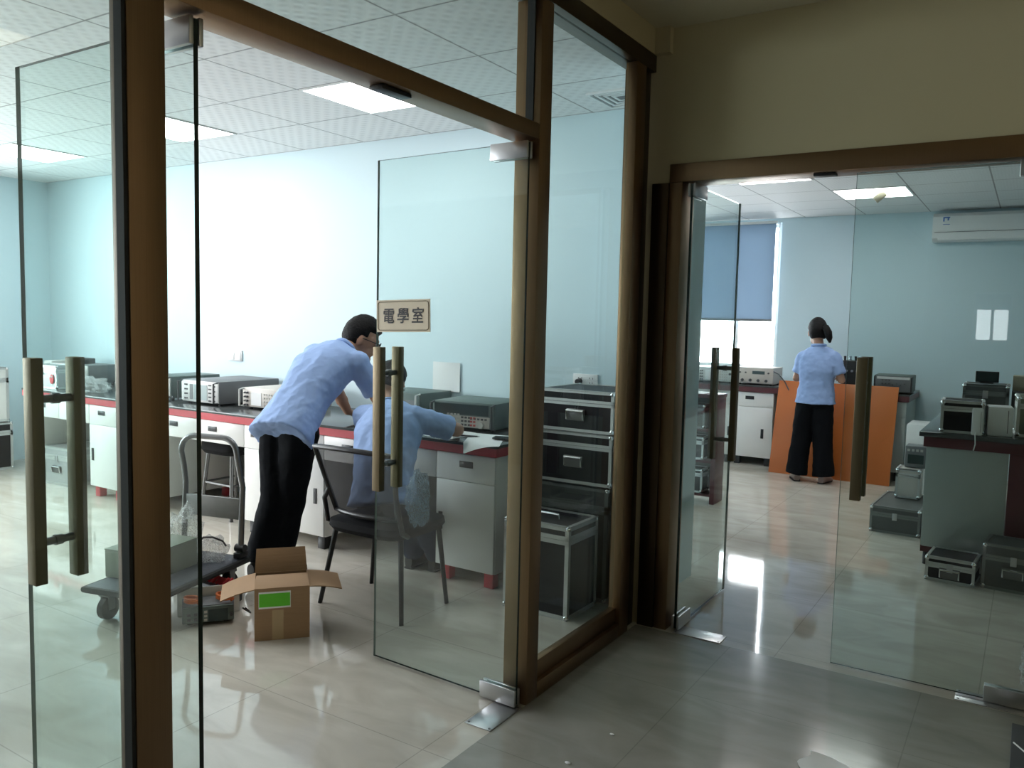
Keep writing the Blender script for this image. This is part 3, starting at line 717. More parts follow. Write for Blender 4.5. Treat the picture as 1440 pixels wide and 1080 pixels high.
# things on the wall
t = thing('wall_switch', 'white double switch plate on the bright back wall', 'switch', (-5.545, YW, 1.14)); B(-.085, -.012, -.044, .085, -.0003, .044, bev=.003).obj('plate', 'white_plastic', t)
for x in (-.04, .04): B(x-.034, -.016, -.034, x+.034, -.0122, .034, bev=.002).obj('rocker', 'white_plastic', t)
t = thing('wall_socket', 'white double wall socket with a black plug above the case tower', 'socket', (-2.30, YW, 1.125)); B(-.085, -.012, -.043, .085, -.0003, .043, bev=.003).obj('plate', 'white_plastic', t)
g = G()
for cx in (-.035, .04):
    for dx, dz in ((-.011, .018), (.011, .018), (-.009, -.01), (.009, -.01), (0, -.022)): g.box(cx+dx-.002, -.0128, dz-.005, cx+dx+.002, -.0119, dz+.005)
g.obj('slots', 'black_plastic', t)
pl = thing('power_plug', 'black plug pushed into the wall socket', 'plug', (-2.338, YW-.0125, 1.122)); G().cyl((0, 0, 0), (0, -.035, 0), .02, .015).obj('body', 'black_plastic', pl); G().tube([(0, -.02, -.01), (.0, -.03, -.05), (.01, -.02, -.2)], .004, 6).obj('cord', 'black_plastic', pl)
g = G(); g.grid(lambda u, v: (-.115+.23*u, -.004-.012*v*v*math.sin(u*PI), -.10+.2*v), 10, 8, .0015); o = g.obj('paper_sheet', 'paper'); o.location = (-3.365, YW-.006, 1.09); tag(o, 'white sheet of paper standing against the wall above the calibrator', 'paper')
# papers on the bench
def sheet(label, x, y, rz, w, d, drop=0.0, z=ZT+.0006, lift=0.0):
    def f(u, v):
        px, py = (u-.5)*w, (v-.5)*d; zz = lift*math.sin(u*PI)*v
        return (px, py, zz)
    g = G(); g.grid(f, 14, 14, .0008)
    M = Matrix.Translation((x, y, z)) @ Matrix.Rotation(rz, 4, 'Z'); g.xf(M)
    for v in g.bm.verts:
        ye = YF-.019
        if v.co.y < ye:
            s = ye-v.co.y; v.co.z -= min(s*.75, s*s*5+.0)*drop; v.co.y = ye - s*(.72 if drop else 1)
    o = g.obj('paper_sheet', 'paper'); tag(o, label, 'paper', 'loose papers on the bench'); return o
sheet('white sheet curling over the red bench edge', -2.545, 3.72, math.radians(28), .21, .297, 1.0, lift=.004)
sheet('white sheet under the writing hand', -2.83, 3.83, math.radians(-12), .21, .297, 0, lift=.003)
sheet('white sheet lying before the calibrator', -2.66, 3.90, math.radians(8), .297, .15, 0, z=ZT+.0035)
sheet('white sheet at the seated person\'s left', -3.25, 3.80, math.radians(5), .21, .297, 0)
t = thing('pen', 'dark pen lying across the papers', 'pen', (-2.70, 3.80, ZT+.0105), math.radians(15)); G().cyl((-.07, 0, 0), (.055, 0, 0), .0045, seg=10).obj('barrel', 'dark_plastic', t); G().cyl((.056, 0, 0), (.07, 0, 0), .004, .001, 10).obj('tip', 'steel', t)
t = thing('mobile_phone', 'black phone on the papers at the bench end', 'phone', (-2.48, 3.86, ZT+.0088), math.radians(20)); B(-.075, -.037, 0, .075, .037, .008, bev=.003).obj('body', 'black_plastic', t); B(-.07, -.033, .0082, .07, .033, .0088).obj('screen', 'screen', t)

# ------------------------------------------------------------------ chair
def make_chair(label, loc, rz):
    t = thing('mesh_back_chair', label, 'chair', loc, rz)          # faces +Y locally
    def leg(p0, p1): return G().tube([p0, p1], [.016, .013], 10, flat=.8).obj('leg', 'black_plastic', t)
    leg((-.215, -.13, .41), (-.275, -.19, 0)); leg((.215, -.13, .41), (.275, -.19, 0)); leg((-.215, .17, .42), (-.272, .20, 0)); leg((.215, .17, .42), (.262, .19, 0))
    g = G(); g.loft([((0, .02, .40), (1, 0, 0), (0, 1, 0), .235, .215, 5), ((0, .02, .425), (1, 0, 0), (0, 1, 0), .25, .235, 5), ((0, .02, .455), (1, 0, 0), (0, 1, 0), .245, .23, 5), ((0, .02, .465), (1, 0, 0), (0, 1, 0), .20, .19, 4)], 32)
    g.obj('seat', 'seat_black', t)
    # back: tapered loop, wider at the top, bowed to the rear
    def bk(u, v):   # u -1..1, v 0..1
        hw = .205+.055*v; x = u*hw
        return Vector((x, -.19-.10*v+.045*(u*u), .50+.345*v-.012*u*u*(v)))
    loop = [bk(-1, k/8) for k in range(9)] + [bk(-1+k/5, 1) for k in range(1, 11)] + [bk(1, 1-k/8) for k in range(1, 9)] + [bk(1-k/5, 0) for k in range(1, 10)]
    G().tube(loop, .0135, 10, closed=True).obj('back_frame', 'black_plastic', t)
    g = G(); g.grid(lambda u, v: bk(-1+2*u, v), 16, 10, .0015); g.obj('mesh_back', 'mesh_fabric', t, label='see-through dark mesh backrest')
    for s in (-1, 1):
        p = bk(s, .35); G().tube([p, (s*.245, -.19, .56), (s*.25, -.16, .44), (s*.235, -.10, .412)], .013, 10).obj('back_support', 'black_plastic', t)
    return t
make_chair('black mesh-back chair that the seated person sits on', (-2.775, 3.175, 0), 0)
def stool(label, loc):
    t = thing('padded_stool', label, 'stool', loc)
    g = G(); g.loft([((0, 0, .47), (1, 0, 0), (0, 1, 0), .17, .16, 5), ((0, 0, .50), (1, 0, 0), (0, 1, 0), .19, .18, 5), ((0, 0, .555), (1, 0, 0), (0, 1, 0), .185, .175, 5), ((0, 0, .565), (1, 0, 0), (0, 1, 0), .16, .15, 5)], 28); g.obj('seat', 'seat_black', t)
    for sx in (-1, 1):
        for sy in (-1, 1): G().tube([(sx*.13, sy*.12, .47), (sx*.17, sy*.16, 0)], .014, 10).obj('leg', 'steel_dark', t)
    G().tube([(-.15, -.14, .25), (.15, -.14, .25), (.15, .14, .25), (-.15, .14, .25)], .008, 8, closed=True).obj('foot_ring', 'steel_dark', t)
stool('black padded stool pushed under the bench behind the trolley', (-4.93, 3.95, 0))
o = bag('plastic_bag', 'pale blue plastic bag hanging beside the seated person\'s knee', (-2.50, 3.10, .46), (.065, .05, .13), 5.5, 'blue_film', False)

# ------------------------------------------------------------------ platform trolley with its load
def trolley():
    # local x: across (left to right seen from the handle), local y: toward the handle
    ang = math.radians(14.2)
    t = thing('platform_trolley', 'flat platform trolley with a bent steel tube handle', 'trolley', (-3.627, 2.516, 0), ang)
    W, L = .207, .345
    g = G(); g.box(-W, -L, .145, W, L, .185, bev=.014); g.obj('deck', 'deck_grey', t)
    g = G(); g.tube([(-W, -L, .165), (W, -L, .165), (W, L, .165), (-W, L, .165)], .017, 8, closed=True); g.obj('bumper', 'rubber', t)
    for sx in (-1, 1):
        for sy in (-1, 1):
            c = Vector((sx*.15, sy*.26, 0))
            f = B(c.x-.03, c.y-.03, .115, c.x+.03, c.y+.03, .1445, bev=.003).obj('caster', 'steel_dark', t)
            G().cyl((c.x-.016, c.y, .056), (c.x+.016, c.y, .056), .0555, seg=24).obj('wheel', 'rubber', f)
            g = G(); g.box(c.x-.026, c.y-.02, .05, c.x-.02, c.y+.02, .116); g.box(c.x+.02, c.y-.02, .05, c.x+.026, c.y+.02, .116); g.obj('fork', 'steel_dark', f)
    y0 = L-.03; hw = .185
    pts = [(-hw, y0, .19), (-hw, y0+.012, .45), (-hw, y0+.02, .56), (-hw*.97, y0+.0, .66)]
    for k in range(7):
        a = PI - PI/2*k/6; pts.append((-hw*.97+.09+.09*math.cos(a), y0-.02, .74+.09*math.sin(a)))
    pts += [(-x, y, z) for x, y, z in pts[::-1]]
    G().tube(pts, .0155, 12).obj('handle', 'steel_dark', t, label='bent steel tube handle')
    B(-hw+.012, y0+.004, .385, hw-.012, y0+.022, .50, bev=.004).obj('handle_panel', 'panel_steel', t, label='pressed metal cross panel')
    for s in (-1, 1):
        g = G(); g.box(s*hw-.022, y0-.035, .185, s*hw+.022, y0+.035, .215, bev=.004); g.cyl((s*hw-.027, y0, .235), (s*hw+.027, y0, .235), .022, seg=14); g.obj('hinge_bracket', 'black_plastic', t)
    return t
trolley()
t = thing('metal_box', 'plain grey-green metal box on the trolley deck', 'box', (-3.69, 2.455, .1865), math.radians(14.2)); B(-.135, -.17, 0, .135, .17, .135, bev=.004).obj('body', 'box_green', t); B(-.137, -.172, .1355, .137, .172, .142, bev=.003).obj('lid', 'box_green', t)
bag('bubble_wrap', 'heap of crumpled bubble wrap on the trolley deck', (-3.81, 2.725, .188), (.10, .08, .15), 1.7, amp=.5, cat='bubble wrap')
bag('bubble_wrap', 'loose bubble wrap trailing to the trolley hinge', (-3.60, 2.74, .188), (.075, .07, .075), 6.2, amp=.5, cat='bubble wrap')
t = thing('cable', 'black cable looped on the bubble wrap near the trolley hinge', 'cable', (-3.585, 2.73, .285)); G().tube([(-.06, -.03, 0), (-.03, -.03, .03), (.02, -.01, .035), (.05, .03, .01), (.05, .05, -.02)], .005, 8).obj('cord', 'black_plastic', t)
# instrument and odds under the trolley side
ang = math.atan2(.19, .14)
instrument('small grey desk meter on the floor beside the cardboard box', (-3.251, 2.453, 0), ang, .235, .135, .098, 'instrument_green', 'instrument_grey', 'meter', handles=False)
t = thing('cover_panel', 'pale metal cover plate standing behind the desk meter', 'panel', (-3.368, 2.55, 0), ang); g = G(); g.box(-.15, 0, 0.001, .14, .008, .138, bev=.001); g.xf(Matrix.Rotation(math.radians(-4), 4, 'X')); g.obj('plate', 'aluminium', t)
def coil(label, loc, r, m, n=3):
    t = thing('cable_coil', label, 'cable', loc); pts = []
    for k in range(24*n):
        a = 2*PI*k/24; pts.append((r*math.cos(a)*(1+.06*math.sin(a*1.7)), r*.7*math.sin(a), .006+.0075*(k/24)))
    G().tube(pts, .0055, 8).obj('cord', m, t)
coil('orange cable coil left on top of the desk meter', (-3.331, 2.423, .099), .042, 'orange_cable'); coil('orange cable coil right on top of the desk meter', (-3.251, 2.548, .099), .045, 'orange_cable')
t = thing('test_leads', 'bundle of red test leads behind the cover plate', 'cable', (-3.50, 2.72, 0.0))
B(-.11, -.05, 0, .11, .05, .085, bev=.01).obj('tray', 'dark_plastic', t)
for k in range(7):
    a = k*1.3; G().tube([(-.09+.028*k, -.03, .09), (-.08+.028*k, .0, .118+.006*math.sin(a)), (-.085+.028*k, .03, .092)], .009, 8).obj('lead', 'red_plastic', t)
t = thing('cable', 'black cable running from the desk meter to the cardboard box', 'cable', (0, 0, 0)); G().tube([(-3.135, 2.575, .075), (-3.115, 2.59, .05), (-3.10, 2.56, .07), (-3.085, 2.52, .10)], .004, 8).obj('cord', 'black_plastic', t)
# cardboard box
def carton():
    W, D, H = .245, .25, .243; th = .004
    t = thing('cardboard_box', 'open brown cardboard box with a bright green label', 'box', (-2.93, 2.62, 0), math.atan2(.187, .16))
    a, b = W/2, D/2
    g = G(); g.box(-a, -b, 0, a, b, th); g.box(-a, -b, th, a, -b+th, H); g.box(-a, b-th, th, a, b, H); g.box(-a, -b+th, th, -a+th, b-th, H); g.box(a-th, -b+th, th, a, b-th, H)
    g.obj('body', 'cardboard', t)
    def flap(w_, l, M):
        g = G(); g.grid(lambda u, v: ((u-.5)*w_*(1-.06*v), l*v, .006*math.sin(v*3)), 6, 6, th); g.xf(M); g.obj('flap', 'cardboard', t)
    T, R = Matrix.Translation, Matrix.Rotation
    flap(W, .115, T((0, b, H)) @ R(math.radians(68), 4, 'X'))                                   # rear flap, upright
    flap(W, .17, T((0, -b, H+.002)) @ R(math.radians(3), 4, 'X'))                              # front flap folded in
    flap(D, .155, T((-a, 0, H)) @ R(math.radians(90), 4, 'Z') @ R(math.radians(-17), 4, 'X'))
    flap(D, .15, T((a, 0, H)) @ R(math.radians(-90), 4, 'Z') @ R(math.radians(-10), 4, 'X'))
    B(-a+.018, -b-.0009, .150, a-.085, -b-.0002, .228).obj('label', 'paper', t); B(-a+.020, -b-.0016, .158, a-.088, -b-.001, .220).obj('label_print', 'green_label', t, label='bright green sticker')
    B(-.045, -b-.0008, 0.001, .005, -b-.0002, .14).obj('tape', 'tape', t)
carton()

# ------------------------------------------------------------------ right room
# back bench
def bench2():
    t = thing('worktop', 'dark worktop with a maroon edge along the right room back wall', 'worktop', (-2.78, 8.62, .78))
    B(-1.82, -.02, .055, 1.82, .79, .07, bev=.003).obj('top_slab', 'worktop', t); g = G(); g.box(-1.817, -.017, 0, 1.817, .02, .0545); g.box(1.78, .0205, 0, 1.817, .785, .0545); g.obj('edge_band', 'maroon', t, label='maroon edge band')
bench2()
cabinet(-2.66, -2.24, [(-2.66, -2.24, -2.49)], [(-2.66, -2.24, -2.345)], 'white lab cabinet left of the orange board', y=8.62, ztop=.78, foot='black_plastic')
cabinet(-3.50, -2.662, [(-3.50, -3.08, -3.3), (-3.08, -2.662, -2.87)], [(-3.08, -2.662, -2.70)], 'white lab cabinet below the bright window', y=8.62, ztop=.78, foot='black_plastic')
cabinet(-1.42, -.985, [(-1.42, -.985, -1.2)], [(-1.42, -.985, -1.36)], 'grey-white lab cabinet at the right of the orange board', y=8.62, ztop=.78, bodymat='grey_panel', mats='grey_panel', foot='black_plastic')
ZT2 = .851
instrument('white instrument with four black knobs left of the orange board', (-2.47, 8.68, ZT2), 0, .40, .36, .185, 'instrument_cream', 'instrument_white', 'knobs', handles=False)
instrument('white instrument behind the handles of the open right room leaf', (-2.90, 8.68, ZT2), 0, .38, .36, .165, 'instrument_white', 'instrument_white', 'cream', handles=False)
instrument('white rack instrument at the left end of the window bench', (-3.30, 8.70, ZT2), 0, .36, .36, .16, 'instrument_white', 'instrument_white', 'dials', handles=False)
instrument('grey instrument with rows of dials at the right bench end', (-1.12, 8.66, ZT2), math.radians(2), .34, .36, .175, 'instrument_grey', 'instrument_green', 'dials', hmat='black_plastic')
t = thing('bench_supply', 'black box with metal terminals beside the woman', 'instrument', (-1.50, 8.66, ZT2), math.radians(5)); B(-.10, 0, 0, .10, .28, .30, bev=.006).obj('housing', 'black_plastic', t)
for k in range(4): G().cyl((-.075+.05*k, .05, .300), (-.075+.05*k, .05, .345), .010, .013, 12).obj('terminal', 'chrome' if k % 2 else 'black_plastic', t)
for k in range(3): G().cyl((-.05+.05*k, -.0005, .2), (-.05+.05*k, -.02, .2), .012, seg=12).obj('knob', 'steel', t)
t = thing('cable', 'dark cable running from the knob instrument to the orange board', 'cable', (-2.26, 8.62, .95)); G().tube([(-.01, .06, .05), (.06, .0, .03), (.14, -.06, -.04), (.19, -.09, -.12)], .006, 8).obj('cord', 'dark_plastic', t)
# the orange board leaning on the bench
t = thing('orange_board', 'large orange-brown board leaning against the bench behind the woman', 'board', (-1.625, 8.335, 0), math.radians(-1.2))
g = G(); g.box(-.565, 0, 0, .565, .012, .955, bev=.002); g.xf(Matrix.Rotation(math.radians(-15), 4, 'X')); g.obj('panel', 'board_orange', t)
# rack at the left, seen through the open leaf
t = thing('equipment_rack', 'dark open shelf rack seen through the open right room leaf', 'rack', (-2.49, 6.62, 0))
for x in (-.35, .33): B(x-.02, -.11, 0, x+.02, .11, .88, bev=.003).obj('side_panel', 'maroon', t)
for z in (.06, .34, .60): B(-.329, -.105, z, .309, .105, z+.02).obj('shelf', 'maroon', t)
B(-.375, -.12, .881, .355, .12, .91, bev=.003).obj('top', 'maroon', t); B(-.328, .095, .09, .308, .105, .87).obj('back_panel', 'case_grey', t)
case('dark grey case on the upper shelf of the rack', (-2.50, 6.61, .622), 0, .5, .17, .20, .05, 'case_grey', handle='none'); case('dark case on the middle shelf of the rack', (-2.50, 6.61, .362), 0, .5, .17, .19, .05, 'case_black', handle='none'); case('dark case on the lowest shelf of the rack', (-2.50, 6.61, .082), 0, .5, .17, .20, .05, 'case_black', handle='none')
o = G().grid(lambda u, v: (-.16+.32*u, -.11+.21*v, .002), 4, 4, .0015).obj('paper_sheet', 'paper'); o.location = (-2.42, 6.62, .9113); tag(o, 'white sheet lying on top of the dark rack', 'paper')

# island bench on the right
t = thing('island_bench', 'grey panelled island bench with maroon frame and dark top', 'bench', (-.02, 5.68, 0))
B(-.545, -.03, .822, .56, 2.0, .852, bev=.004).obj('top_slab', 'worktop', t); B(-.52, -.005, .757, .53, 1.97, .8215, bev=.002).obj('apron', 'maroon', t, label='maroon apron')
for x in (-.495, .06): B(x, .004, .125, x+.435, .02, .7565, bev=.002).obj('end_panel', 'grey_panel', t)
B(-.055, .0, .0, .055, .05, .7565, bev=.002).obj('post', 'maroon', t); B(-.505, .021, .125, -.488, 1.9, .7565).obj('side_panel', 'grey_panel', t); B(.488, .021, .125, .505, 1.9, .7565).obj('side_panel', 'grey_panel', t)
B(-.505, .02, .085, -.06, 1.9, .1245).obj('plinth', 'maroon', t); B(.06, .02, .085, .505, 1.9, .1245).obj('plinth', 'maroon', t)
for x in (-.47, .47):
    for y in (.06, 1.85): G().cyl((x, y, 0), (x, y, .0845), .022, seg=12).obj('foot', 'black_plastic', t)
# cases and parcels on the island bench
ZI = .853
case('black metal edged case at the near left corner of the island bench', (-.345, 5.83, ZI), math.radians(3), .235, .26, .20, .05, handle='none', latches=0)
def parcel(label, loc, rz, w, d, h):
    t = thing('wrapped_parcel', label, 'parcel', loc, rz, 'white wrapped parcels'); B(-w/2, -d/2, 0, w/2, d/2, h, bev=.008).obj('wrapping', 'paper', t); B(w*.28, -d/2-.0009, .02, w*.31, -d/2-.0002, h-.02).obj('tape_seam', 'instrument_grey', t); return t
def strap_parcel():
    t = parcel('narrow white parcel tied with string before the black case', (-.255, 5.675, ZI), math.radians(4), .06, .03, .165)
    G().tube([(-.005, -.018, .02), (-.008, -.032, .002), (-.004, -.034, -.05), (-.012, -.034, -.09)], .0035, 8).obj('string', 'paper', t)
strap_parcel()
parcel('wide white parcel on the island bench beside the black case', (-.145, 5.80, ZI), math.radians(6), .135, .16, .178)
case('pale grey-green case at the right on the island bench', (.10, 5.93, ZI), math.radians(4), .33, .26, .245, .06, 'box_green')
case('grey metal edged case behind the black one on the island bench', (-.25, 6.48, ZI), 0, .27, .25, .27, .06, 'case_grey', handle='none')
t = thing('small_monitor', 'small black screen standing on the grey case', 'monitor', (-.25, 6.47, ZI+.2722)); B(-.07, -.012, .008, .07, .012, .083, bev=.004).obj('bezel', 'black_plastic', t); B(-.062, -.0145, .016, .062, -.0125, .076).obj('screen', 'screen', t); B(-.04, -.03, 0, .04, .03, .0075).obj('stand', 'black_plastic', t)
instrument('flat grey instrument behind the pale grey-green case', (.03, 6.46, ZI), 0, .26, .3, .23, 'instrument_grey', 'instrument_grey', 'meter', handles=False)
t = thing('carton_box', 'beige carton on the flat grey instrument', 'box', (.02, 6.60, ZI+.2305)); B(-.12, -.08, 0, .12, .08, .10, bev=.003).obj('body', 'beige_plastic', t)
# floor cases of the right room
case('low black metal edged case on the floor before the island bench', (-.322, 5.50, 0), math.radians(-4), .262, .26, .145, .05, handle='front')
case('grey metal edged case on the floor at the right frame edge', (-.005, 5.52, 0), math.radians(-5), .31, .26, .265, .08, 'case_grey')
case('wide grey case lying on the floor left of the island bench', (-.755, 6.73, 0), math.radians(-2), .335, .64, .193, .06, 'case_grey', handle='none')
case('small white metal case with a round lock on the wide grey case', (-.74, 6.92, .1955), 0, .17, .2, .225, .05, 'instrument_cream', handle='none', latches=0)
t = thing('device_box', 'small grey device standing on the white metal case', 'device', (-.705, 7.0, .4215)); B(-.075, -.08, 0, .075, .08, .165, bev=.004).obj('body', 'instrument_grey', t)
g = G()
for k in range(4): g.box(-.06+.03*k, -.0845, .125, -.042+.03*k, -.0802, .143)
g.obj('keypad', 'key_light', t); B(-.055, -.083, .03, .055, -.0802, .10).obj('screen', 'screen', t)
t = thing('carton_box', 'white carton on the floor behind the island bench', 'box', (-.72, 8.35, 0)); B(-.20, -.2, 0, .20, .2, .62, bev=.004).obj('body', 'white_plastic', t)
# near the right leaf
o = bag('plastic_bag', 'clear bag with a red packet on the floor behind the right leaf', (.17, 4.05, 0), (.13, .12, .17), 2.2)
t = thing('red_packet', 'red packet inside the clear bag behind the right leaf', 'packet', (.17, 4.05, .012), .3); B(-.09, -.05, 0, .09, .05, .12, bev=.02).obj('wrapper', 'red_plastic', t)
o = B(.022, 2.55, .0005, .42, 3.56, .012, bev=.003).obj('floor_mat', 'rubber'); tag(o, 'black rubber mat at the bottom right corner of the corridor', 'mat')
t = thing('cable', 'thin white cable lying on the black mat', 'cable', (0, 0, 0)); G().tube([(.03, 3.38, .0155), (.08, 3.30, .0155), (.18, 3.22, .0155)], .003, 6).obj('cord', 'paper', t)
g = G(); g.grid(lambda u, v: (-.58+.24*u+.015*math.sin(9*v), 2.72+.20*v+.012*math.sin(7*u)-.05*u*v, .004+.003*math.sin(6*u)*math.sin(5*v)), 12, 10, .0008)
tag(g.obj('paper_scrap', 'paper'), 'torn white paper scrap on the dark corridor floor', 'paper')
for label, x, y, r in (('small white fleck nearest the left doorway on the corridor floor', -1.24, 2.36, .012), ('tiny white fleck in the middle of the corridor floor', -1.20, 2.62, .009)):
    g = G(); g.sph((0, 0, .003), (r, r*.6, .003), 10); o = g.obj('white_fleck', 'paper'); o.location = (x, y, 0.0005); tag(o, label, 'litter')  # small flat white spots on the corridor floor
# ------------------------------------------------------------------ people
def remesh(o, vox, smooth=6, wrinkle=0.0, seed=0, size=.09):
    m = o.modifiers.new('remesh', 'REMESH'); m.mode = 'VOXEL'; m.voxel_size = vox; m.use_smooth_shade = True
    s = o.modifiers.new('smooth', 'SMOOTH'); s.factor = .5; s.iterations = smooth
    if wrinkle:
        tx = bpy.data.textures.new('folds', 'CLOUDS'); tx.noise_scale = size; tx.noise_depth = 2
        d = o.modifiers.new('folds', 'DISPLACE'); d.texture = tx; d.strength = wrinkle; d.mid_level = .5; d.texture_coords = 'GLOBAL'
    return o
def frame3(f, u):
    f = Vector(f).normalized(); u = Vector(u); u = (u - f*u.dot(f)).normalized(); s = f.cross(u).normalized()
    return s, f, u
def rotm(s, f, u): return Matrix((s, f, u)).transposed().to_4x4()
def limb(g, pts, rs, seg=16):
    for i in range(len(pts)-1): g.tube([pts[i], pts[i+1]], [rs[i], rs[i+1]], seg)
    for p, r in zip(pts, rs): g.sph(p, r, 16)
def hand(g, w_, d, n, ts, k=1.0, curl=.5):
    d = Vector(d).normalized(); n = Vector(n); n = (n-d*n.dot(d)).normalized(); s = d.cross(n).normalized()*ts   # s: toward the thumb
    w_ = Vector(w_); K = w_+d*.088*k
    g.loft([(w_-d*.02, s, n, .026*k, .019*k), (w_+d*.02*k, s, n, .032*k, .018*k), (w_+d*.06*k, s, n, .041*k, .016*k), (K, s, n, .040*k, .012*k)], 16)
    for off, ln in ((.031, .070), (.0105, .080), (-.0105, .074), (-.031, .058)):
        b = K+s*off*k-d*.012; c1 = curl*(1+.15*(off < 0))
        p1 = b+(d*math.cos(c1*.4)+n*math.sin(c1*.4))*ln*.5*k+s*off*.10; p2 = p1+(d*math.cos(c1)+n*math.sin(c1))*ln*.3*k; p3 = p2+(d*math.cos(c1*1.6)+n*math.sin(c1*1.6))*ln*.25*k
        g.tube([b, p1, p2, p3], [.0092*k, .0088*k, .0082*k, .0068*k], 10); g.sph(p3, .0068*k, 8)
    b = w_+d*.022*k+s*.024*k; p1 = b+(d*.55+s*.75+n*.25).normalized()*.042*k; p2 = p1+(d*.85+s*.35+n*.35).normalized()*.034*k
    g.tube([b, p1, p2], [.012*k, .0105*k, .0085*k], 10); g.sph(p2, .0085*k, 8)
def person(label, J, hair='short', trousers='trouser_black', glasses=False, wide=False, k=1.0):
    P = {q: Vector(v) for q, v in J.items() if isinstance(v, tuple)}
    base = Vector((P['pelvis'].x, P['pelvis'].y, 0))
    root = thing('person', label, 'person', base)
    off = Matrix.Translation(-base)
    sh = (P['shR']-P['shL']).normalized(); hp = (P['hipR']-P['hipL']).normalized()
    s, f, u = frame3(P['fwd'], P.get('up', (0, 0, 1))); R = rotm(s, f, u); H = P['head']; k0 = k; hk = J.get('headk', 1.0)
    spine = [P['pelvis'], P['waist'], P['chest'], P['neck']]
    def axes(i):
        t = (spine[min(i+1, 3)]-spine[max(i-1, 0)]).normalized(); a = (hp.lerp(sh, i/3)); a = (a-t*a.dot(t)).normalized()
        return a, a.cross(t)*-1
    def torso(g, inf, hem=0.0):
        A = [axes(i) for i in range(4)]; x = k
        secs = []
        if hem:
            t = (spine[0]-spine[1]).normalized(); secs.append((spine[0]+t*hem, A[0][0], A[0][1], .178*x+inf*1.4, .125*x+inf*1.6, 2.4))
        secs += [(spine[0], *A[0], .168*x+inf, .115*x+inf, 2.4), (spine[0].lerp(spine[1], .6), *A[0], .156*x+inf, .108*x+inf, 2.3), (spine[1], *A[1], .150*x+inf, .105*x+inf, 2.3),
                 (spine[1].lerp(spine[2], .55), *A[1], .165*x+inf, .115*x+inf, 2.3), (spine[2], *A[2], .178*x+inf, .118*x+inf, 2.4),
                 (spine[2].lerp(spine[3], .5), *A[2], .172*x+inf, .098*x+inf, 2.3), (spine[2].lerp(spine[3], .85), *A[3], .115*x+inf, .078*x+inf, 2.1), (spine[3], *A[3], .062*x+inf, .062*x+inf, 2.0)]
        g.loft(secs, 28)
        for q in ('shL', 'shR'): g.tube([spine[2].lerp(spine[3], .62), P[q]], [.075*x+inf*.6, .058*x+inf*.8], 16); g.sph(P[q], .060*x+inf*.8, 16)
    # ---- body: one continuous skin surface
    g = G(); torso(g, -.014)
    limb(g, [P['neck'], H-u*.055-f*.012], [.054*k, .051*k])
    gh = G(); HM = Matrix.Translation(H) @ Matrix.Scale(hk, 4) @ Matrix.Translation(-H)
    gh.sph(H+u*.012-f*.008, (.073*k, .093*k, .102*k), 20, R); gh.sph(H+f*.030-u*.052, (.054*k, .058*k, .058*k), 16, R)
    gh.sph(H+f*.074-u*.088, (.024*k, .018*k, .018*k), 10, R); gh.sph(H+f*.078+u*.022, (.048*k, .016*k, .012*k), 12, R)
    gh.tube([H+f*.088+u*.012, H+f*.108-u*.024], [.008*k, .0135*k], 10); gh.sph(H+f*.104-u*.026, .0135*k, 10)
    for z in (-.050, -.060): gh.sph(H+f*.084+u*z, (.022*k, .010, .0055), 10, R)
    for q in (-1, 1): gh.sph(H+s*q*.075*k-f*.008-u*.012, (.010*k, .020*k, .031*k), 12, R)
    gh.xf(HM); tm = bpy.data.meshes.new('tmp'); gh.bm.to_mesh(tm); gh.bm.free(); g.bm.from_mesh(tm); bpy.data.meshes.remove(tm)
    for q in 'LR':
        limb(g, [P['sh'+q], P['el'+q], P['wr'+q]], [.050*k, .039*k, .0265*k])
        m = P['el'+q].lerp(P['wr'+q], .3); g.sph(m, .040*k, 14)
        hand(g, P['wr'+q], P['hd'+q], P['hn'+q], 1 if q == 'R' else -1, k, J.get('curl', .6))
        limb(g, [P['hip'+q], P['kn'+q], P['an'+q]], [.078*k, .050*k, .036*k])
        t = P['toe'+q]; g.tube([P['an'+q]-Vector((0, 0, .03)), P['an'+q]*.35+t*.65], [.034*k, .026*k], 12)
    g.xf(off); body = remesh(g.obj('body', 'skin', root), .0062, 4)
    for q in (-1, 1): G().sph(H+f*.0865+s*q*.031+u*.006, (.0105, .0105, .0105), 12).xf(off @ HM).obj('eye', 'white_plastic', root); G().sph(H+f*.0945+s*q*.031+u*.006, .0045, 8).xf(off @ HM).obj('iris', 'hair', root)
    # ---- shirt
    g = G(); torso(g, .016, J.get('hem', .10))
    for q in 'LR':
        d = P['el'+q]-P['sh'+q]; e = P['sh'+q]+d*J.get('sleeve', .82)
        g.tube([P['sh'+q]-d*.05, P['sh'+q]+d*.4, e], [.074*k, .070*k, .068*k], 18); g.sph(P['sh'+q], .076*k, 16)
    g.xf(off); shirt = remesh(g.obj('shirt', 'shirt_blue', root), .009, 5, .022, size=.075)
    a3, b3 = axes(3); t3 = (P['neck']-P['chest']).normalized()
    ring = [P['neck']+t3*.012+a3*(.066*k*math.cos(2*PI*i/20))+b3*(.066*k*math.sin(2*PI*i/20)) - base for i in range(20)]
    G().tube(ring, .013, 8, closed=True).obj('collar', 'shirt_blue', shirt)
    # ---- trousers
    g = G(); A0 = axes(0); t0 = (spine[1]-spine[0]).normalized()
    g.loft([(P['pelvis']+t0*.07, *A0, .158*k, .112*k, 2.4), (P['pelvis']+t0*.0, *A0, .174*k, .126*k, 2.5), ((P['hipL']+P['hipR'])/2-t0*.04, *A0, .172*k, .125*k, 2.6)], 24)
